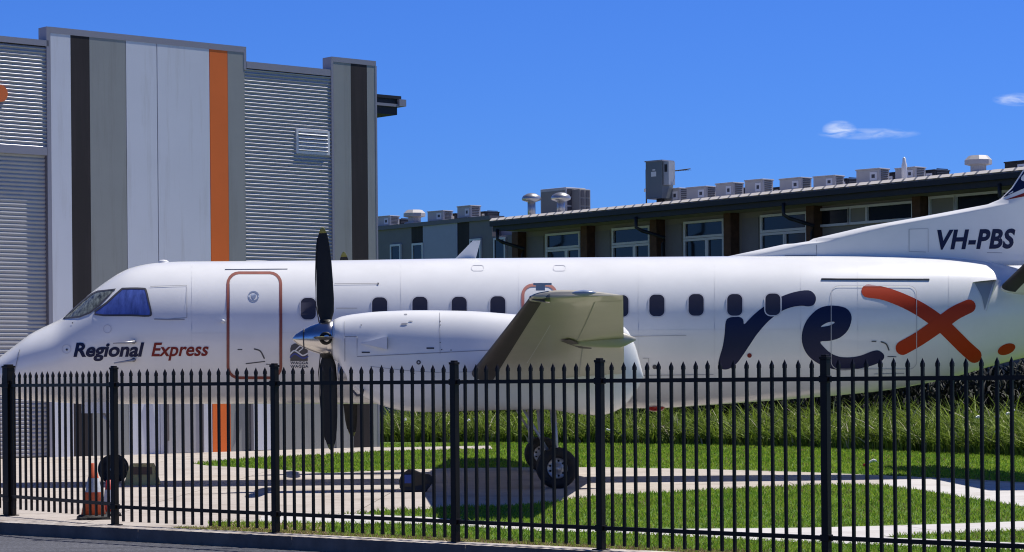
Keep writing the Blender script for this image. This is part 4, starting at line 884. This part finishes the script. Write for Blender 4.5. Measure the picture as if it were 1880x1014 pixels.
for u, left, pl in ((735, 1, 'left of the round ventilator on the left wing'), (838, 1, 'between two cream units on the left wing'), (897, 1, 'at the right end of the left wing'), (1365, 0, 'behind the third and fourth cream units'), (1434, 0, 'left of the fifth cream unit'), (1558, 0, 'left of the seventh cream unit'), (1640, 0, 'left of the white flue'), (1712, 0, 'right of the last cream unit'), (1880, 0, 'at the far right end of the roof, near the fin')):
    lab = 'low dark rooftop unit, ' + pl; p = onroof(u, 2.6, left) - Vector((0, 0, 0.02))
    if dk0 is None: dk0 = make_ac(lab, 0.7, 0.30, 0.6, True); dk0.location = p; dk0.rotation_euler = (0, 0, TB); dk0['group'] = 'dark units between the air conditioners'
    else:
        q_ = dup(dk0, p, lab, TB); q_.scale = (rng.uniform(0.6, 1.15), 1.0, rng.uniform(0.8, 1.15))
def vent(u, yl, left, h, rad, label):
    t = thing('roof_ventilator', label, 'ventilator', onroof(u, yl, left), TB)
    b = MB(); b.lathe([(rad * 1.25, 0), (rad * 1.2, 0.08), (rad * 0.75, 0.10), (rad * 0.75, h * 0.55)], M_ac, 8, smooth=False); b.build('base', t)
    b = MB(); b.lathe([(rad * 0.9, h * 0.50), (rad * 1.3, h * 0.55), (rad * 1.3, h * 0.78), (rad * 1.05, h * 0.92), (rad * 0.9, h), (0.01, h * 1.01)], M_ac, 8, smooth=False); b.build('hood', t)
vent(761, 1.9, True, 0.52, 0.30, 'pale octagonal ventilator on the low roof between air conditioners left')
vent(1797, 1.6, False, 0.52, 0.275, 'white octagonal ventilator at the right end of the long roof')
def mush(u, label, hh, yl):
    t = thing('exhaust_flue', label, 'flue', onroof(u, yl), TB)
    b = MB(); b.lathe([(0.13, -0.1), (0.13, hh)], M_zinc, 16); b.build('pipe', t)
    b = MB(); b.lathe([(0.13, hh - 0.12), (0.30, hh - 0.06), (0.32, hh + 0.0), (0.27, hh + 0.09), (0.14, hh + 0.16), (0.01, hh + 0.18)], M_zinc, 20); b.build('cap', t)
mush(976, 'galvanised mushroom-capped flue standing alone at the left of the long roof', 0.62, 1.4); mush(1030, 'galvanised mushroom-capped flue in front of the big cream condenser', 0.50, 0.9)
def bigac(u, W, H, Dp, yl, label, m):
    t = thing('condenser_unit', label, 'air conditioner', onroof(u, yl), TB + R(4))
    b = MB(); b.box(-W / 2, W / 2, -Dp / 2, Dp / 2, 0.0, H, m); b.build('casing', t, bevel=0.02)
    b = MB()
    for i in range(3):
        for j in range(2): b.box(W / 2 + .002, W / 2 + .02, -Dp / 2 + .06 + j * Dp * .46, -Dp / 2 + Dp * .40 + j * Dp * .46, 0.1 + i * H * .3, 0.1 + i * H * .3 + H * .24, M_acd)
    b.box(-W / 2 + .05, W / 2 - .05, -Dp / 2 - .008, -Dp / 2 + .01, .08, H * .9, M_blind); b.build('grille', t)
bigac(1034, 1.25, 0.98, 0.9, 3.2, 'large cream condenser box behind the second capped flue', M_ac); bigac(1064, 0.55, 0.90, 0.5, 3.3, 'narrow dark condenser beside the large cream condenser', M_blind)
cab = thing('electrical_cabinet', 'tall grey steel cabinet standing above the roof edge with a small white notice', 'cabinet', onroof(1213, 1.0), TB + R(10)); cab.scale = (0.88, 0.88, 0.90)
b = MB(); b.box(-0.40, 0.32, -0.3, 0.3, 0.18, 1.42, mat('cabinet_grey', (0.16, 0.18, 0.19), 0.5, metal=0.3)); b.box(-0.43, 0.35, -0.33, 0.33, 1.42, 1.46, M_cap); b.build('casing', cab)
b = MB(); b.box(-0.16, 0.06, -0.306, -0.299, 0.92, 1.08, M_white2); b.box(-0.1, 0.02, -0.306, -0.299, 1.12, 1.16, M_white2); b.build('notice', cab)
b = MB(); b.box(0.33, 0.56, -0.24, 0.1, 0.62, 1.40, mat('galv_box', (0.35, 0.38, 0.42), 0.5)); b.box(0.38, 0.50, -0.246, -.235, 1.05, 1.3, M_fas); b.build('side_box', cab)
b = MB(); b.box(-0.1, 0.1, -0.1, 0.1, -0.05, 0.18, M_fas); b.build('leg', cab)
ae = thing('roof_aerial', 'thin dark aerial pole with a side arm beside the grey cabinet', 'aerial', onroof(1187, 1.0), TB)
b = MB(); b.tube([(0, 0, -0.05), (0, 0, 1.10)], 0.022, M_fas, 8); b.box(-0.05, 0.05, -0.05, 0.05, 0.42, 0.52, M_white2); b.build('mast', ae)
b = MB(); b.tube([(0, 0, 0.95), (1.62, 0.35, 1.02)], 0.014, M_fas, 6)
for i in range(7): b.tube([(1.0 + i * .09, .10 + .02 * i, 0.99), (1.0 + i * .09, .34 + .02 * i, 0.99)], 0.006, M_fas, 4)
b.build('arm', ae)
fl = thing('white_flue', 'slim white flue pipe with a pointed cap in front of the last air conditioner', 'flue', onroof(1661, 0.9), TB)
b = MB(); b.lathe([(0.075, -0.1), (0.075, 0.42), (0.05, 0.50), (0.045, 0.60), (0.005, 0.64)], M_white2, 14); b.build('pipe', fl)
# near-black shrub band behind the planting: deep ground-floor shade put into its colour
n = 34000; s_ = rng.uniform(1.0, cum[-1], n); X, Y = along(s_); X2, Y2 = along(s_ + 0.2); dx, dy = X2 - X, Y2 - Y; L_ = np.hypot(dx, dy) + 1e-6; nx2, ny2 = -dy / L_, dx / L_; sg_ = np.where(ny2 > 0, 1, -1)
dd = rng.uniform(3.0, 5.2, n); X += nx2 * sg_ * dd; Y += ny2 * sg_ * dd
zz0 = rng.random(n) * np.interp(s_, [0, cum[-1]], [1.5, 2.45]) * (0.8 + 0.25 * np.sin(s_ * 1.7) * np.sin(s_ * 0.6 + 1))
sh = blades('shade_dark_shrubbery', X, Y, rng.uniform(0.15, 0.4, n), 0.07, 1.3, [mat('shade_shrub_a', (0.007, 0.010, 0.006), 0.7), mat('shade_shrub_b', (0.012, 0.018, 0.009), 0.7), mat('shade_shrub_c', (0.005, 0.007, 0.006), 0.7)], zz0, 2); tag(sh, 'dense shrub band, coloured near black for the deep shade, between the planting and the office wall', 'shrubs', kind='stuff')

# ------------------------------------------------------------ fence
fdir = math.atan2(-0.87, 1.0)
def fpt(u):                                     # the fence line through the post at u = 209
    kx = (u - 940) / F; X = kx * (27.6 - 0.87 * 4.59) / (1 + 0.87 * kx); return Vector((X, X / kx if abs(kx) > 1e-6 else 27.6 - .87 * (0 + 4.59)))
us = [209, 504, 834, 1101, 1515]; posts = [fpt(u) for u in us]
stp = (posts[4] - posts[3]); posts.append(posts[4] + stp * (1.0)); posts.append(posts[5] + stp)
P0 = Vector((-6.25, 29.75)); 
posts = [P0 + (P0 - posts[0]).normalized() * 2.45 * 1.0, P0] + posts
fence = thing('picket_fence', 'black steel spear-topped picket fence running along the kerb in front of the aeroplane', 'fence', (posts[2].x, posts[2].y, 0), 0)
FO = Matrix.Translation((-posts[2].x, -posts[2].y, 0))
FT, FB = [1.80, 1.80, 1.775, 1.79, 1.79, 1.79, 1.80, 1.80, 1.80], 0.05
for i, p in enumerate(posts):
    thick = (i == 1); hw = 0.056 if thick else 0.034
    M_ = FO @ Matrix.Translation((p.x, p.y, 0)) @ Matrix.Rotation(fdir if i > 1 else fdir - R(3), 4, 'Z'); b = MB(); ht = 1.87 if thick else 1.825
    b.box(-hw, hw, -hw, hw, -0.15, ht - 0.03, M_fence, M_); b.box(-hw - .006, hw + .006, -hw - .006, hw + .006, ht - 0.03, ht - 0.005, M_fence, M_); b.box(-hw * .8, hw * .8, -hw * .8, hw * .8, ht - .005, ht + .012, M_fence, M_)
    for zr in (1.62, 0.215):
        b.box(-hw - .012, hw + .012, -hw - .004, hw + .004, zr - .03, zr + .03, M_fence, M_)
    b.box(-hw - .03, hw + .03, -hw - .03, hw + .03, 0.0, 0.016, M_fence, M_)
    if thick: b.box(-hw - .05, -hw + .0, -0.03, 0.03, 0.02, 1.72, M_fence, M_); b.box(hw, hw + .05, -0.03, 0.03, 0.02, 1.68, M_fence, M_)
    o = b.build('fence_post', fence, bevel=0.004)
    if thick: o['label'] = 'thick gate post of the fence'
gaps = [18, 18, 18, 18, 13, 18, 18, 18]
for i in range(len(posts) - 1):
    a, c = posts[i], posts[i + 1]; d = c - a; ln = d.length; ang = math.atan2(d.y, d.x); n = gaps[i]
    M_ = FO @ Matrix.Translation((a.x, a.y, 0)) @ Matrix.Rotation(ang, 4, 'Z'); b = MB(); zt = 1.785 if i < 2 else 1.79; zo = 0.04 if i < 2 else 0.0
    for k in range(1, n):
        x = ln * k / n; r_ = 0.0128; j = rng.normal(0, 0.0025); z1 = zt - 0.07 + j
        Mp = M_ @ Matrix.Translation((x, 0, 0)) @ Matrix.Rotation(rng.normal(0, 0.0025), 4, 'Y')
        b.box(-r_, r_, -r_, r_, FB + zo, z1, M_fence, Mp)
        e_ = r_ * 1.2
        b.add([(-e_, -e_, z1), (e_, -e_, z1), (e_, e_, z1), (-e_, e_, z1), (-e_, -e_, z1 + .028), (e_, -e_, z1 + .028), (e_, e_, z1 + .028), (-e_, e_, z1 + .028), (0, 0, z1 + .078)], [(3, 2, 1, 0), (0, 1, 5, 4), (1, 2, 6, 5), (2, 3, 7, 6), (3, 0, 4, 7), (4, 5, 8), (5, 6, 8), (6, 7, 8), (7, 4, 8)], M_fence, M=Mp)
    pn = b.build('fence_panel', fence)
    for zr in (1.62, 0.215 + (0.03 if i < 2 else 0)):
        b = MB(); b.box(0.02, ln - 0.02, -0.020, 0.020, zr - 0.019, zr + 0.019, M_fence, M_); b.build('rail', pn)
# ------------------------------------------------------------ cones, block, floodlight, litter
M_cone = mat('cone_orange', (0.52, 0.085, 0.025), 0.5, var=0.25, vscale=6); M_band = mat('reflective_band', (0.50, 0.52, 0.55), 0.35, var=0.15, vscale=12); M_cred = mat('cone_red', (0.50, 0.035, 0.025), 0.5, var=0.2, vscale=8)
def cone(label, loc, H, r0, r1, m, base, name='traffic_cone'):
    t = thing(name, label, 'traffic cone', loc, R(15)); f = lambda z: r0 + (r1 - r0) * z / H
    b = MB(); b.lathe([(f(0.0), 0.03), (f(H), H), (f(H) * .7, H + .004), (0.005, H - 0.01)], m, 32); b.build('cone_body', t)
    b = MB(); b.lathe([(f(H * .38) + .003, H * .38), (f(H * .74) + .003, H * .74)], M_band, 32, cap=False); b.build('reflective_band', t)
    b = MB(); b.box(-base, base, -base, base, 0.0, 0.035, M_black, taper=0.01); b.lathe([(r0 + .05, 0.03), (r0 + .02, 0.055), (r0 - .02, .06)], M_black, 24, cap=False); b.build('rubber_base', t, bevel=0.006); return t
p = G(172, 954); cone('tall orange traffic cone with pale band and black base, left of the dark fence post', (p.x, p.y, 0.004), 0.67, 0.155, 0.030, M_cone, 0.19)
p = G(204, 948.5); p2 = p + Vector((-0.03, 0.05, 0)); cone('smaller red traffic cone with grey band half hidden behind the dark fence post', (p2.x, p2.y, 0.004), 0.44, 0.095, 0.035, M_cred, 0.14)
p = G(261, 891); bl = thing('plaque_block', 'low olive trapezoid block with a dark brown plaque near the nose wheel', 'plinth', (p.x, p.y, 0.004), R(0))
M_ol = mat('olive_concrete', (0.55, 0.42, 0.15), 0.85, var=0.2, vscale=5); w0, w1, hh = 0.275, 0.185, 0.345
b = MB(); b.add([(-w0, -.15, 0), (w0, -.15, 0), (w0, .2, 0), (-w0, .2, 0), (-w1, -.06, hh), (w1, -.06, hh), (w1, .1, hh), (-w1, .1, hh)], [(3, 2, 1, 0), (4, 5, 6, 7), (0, 1, 5, 4), (1, 2, 6, 5), (2, 3, 7, 6), (3, 0, 4, 7)], M_ol); b.build('block', bl, bevel=0.012)
b = MB(); ya = lambda z: -.15 + .09 * z / hh - .006; b.add([(-.18, ya(.17), .17), (.18, ya(.17), .17), (.165, ya(.29), .29), (-.165, ya(.29), .29)], [(0, 1, 2, 3)], mat('brown_plaque', (0.16, 0.085, 0.035), 0.6)); b.build('plaque', bl)
p = G(766, 903.5); fl = thing('ground_floodlight', 'black floodlight with a blue sky reflection painted on its glass front lying on the concrete', 'floodlight', (p.x, p.y, 0.004), 0)
M_fl = mat('floodlight_black', (0.010, 0.010, 0.011), 0.55); b = MB(); sc_ = 36.0 / F
pts = [(733, 884), (737, 874), (745, 867), (752, 862), (760, 863), (774, 869), (788, 872), (796, 878), (793, 890), (786, 899), (783, 904), (741, 904), (735, 898)]
pp = [((u - 766) * sc_, (904 - v) * sc_) for u, v in pts]
vs = [(x, -0.10 + 0.04 * (abs(x) > .2), z) for x, z in pp] + [(x * .9, 0.18, z * .95) for x, z in pp]; k = len(pp)
b.add(vs, [tuple(range(k)), tuple(range(2 * k - 1, k - 1, -1))] + [(i, (i + 1) % k, k + (i + 1) % k, k + i) for i in range(k)], M_fl); b.build('housing', fl, bevel=0.02)
b = MB(); x0, x1, z0, z1 = (741 - 766) * sc_, (757 - 766) * sc_, (888 - 0) * 0 + (904 - 888) * sc_, (904 - 873) * sc_; b.box(x0, x1, -0.125, -0.085, z0, z1, mat('sky_reflection_glass', (0.035, 0.065, 0.26), 0.5, spec=0.2)); b.build('glass', fl)  # the lens's sky reflection is painted in as a blue base colour
p = G(1598, 859); bi = thing('litter', 'scrap of red and white wrapper lying on the back lawn', 'litter', (p.x, p.y, 0.03), 0)
b = MB(); b.loft([[(x, -.02, .01 + z), (x, .05, .03 + z), (x, .05, .05 + z), (x, -.02, .05 + z)] for x, z in ((-0.06, 0), (0.0, .05), (.06, .08), (.11, .06))], M_white); b.loft([[(x, -.02, z), (x, .05, z), (x, .05, z + .04), (x, -.02, z + .05)] for x, z in ((-0.13, -.01), (-.06, .01))], M_cred); 
lt = b.build('wrapper', bi)
# white flowers in the planting are a few bright leaves' worth of blossom
fb = MB()
for u, v in ((1797, 767), (1829, 765), (1852, 760), (1832, 791), (873, 771), (744, 770), (858, 752 + 20), (1859, 752), (1117, 790)):
    ky = deroll(u, v); s0 = 0
    best = min(np.linspace(0.5, cum[-1], 300), key=lambda s: abs(along(s)[0] / along(s)[1] - ky[0])); X_, Y_ = along(best); Y_ -= 0.05; X_ = ky[0] * Y_
    for j in range(4): fb.lathe([(0.001, -.03), (.032, 0), (.001, .03)], M_white, 6, Matrix.Translation((X_ + rng.normal(0, .02), Y_ + rng.normal(0, .03), EYE + ky[1] * Y_ + rng.normal(0, .015))))
o = fb.build('white_blossom'); tag(o, 'scattered small white blossoms in the strappy planting', 'flowers', kind='stuff')
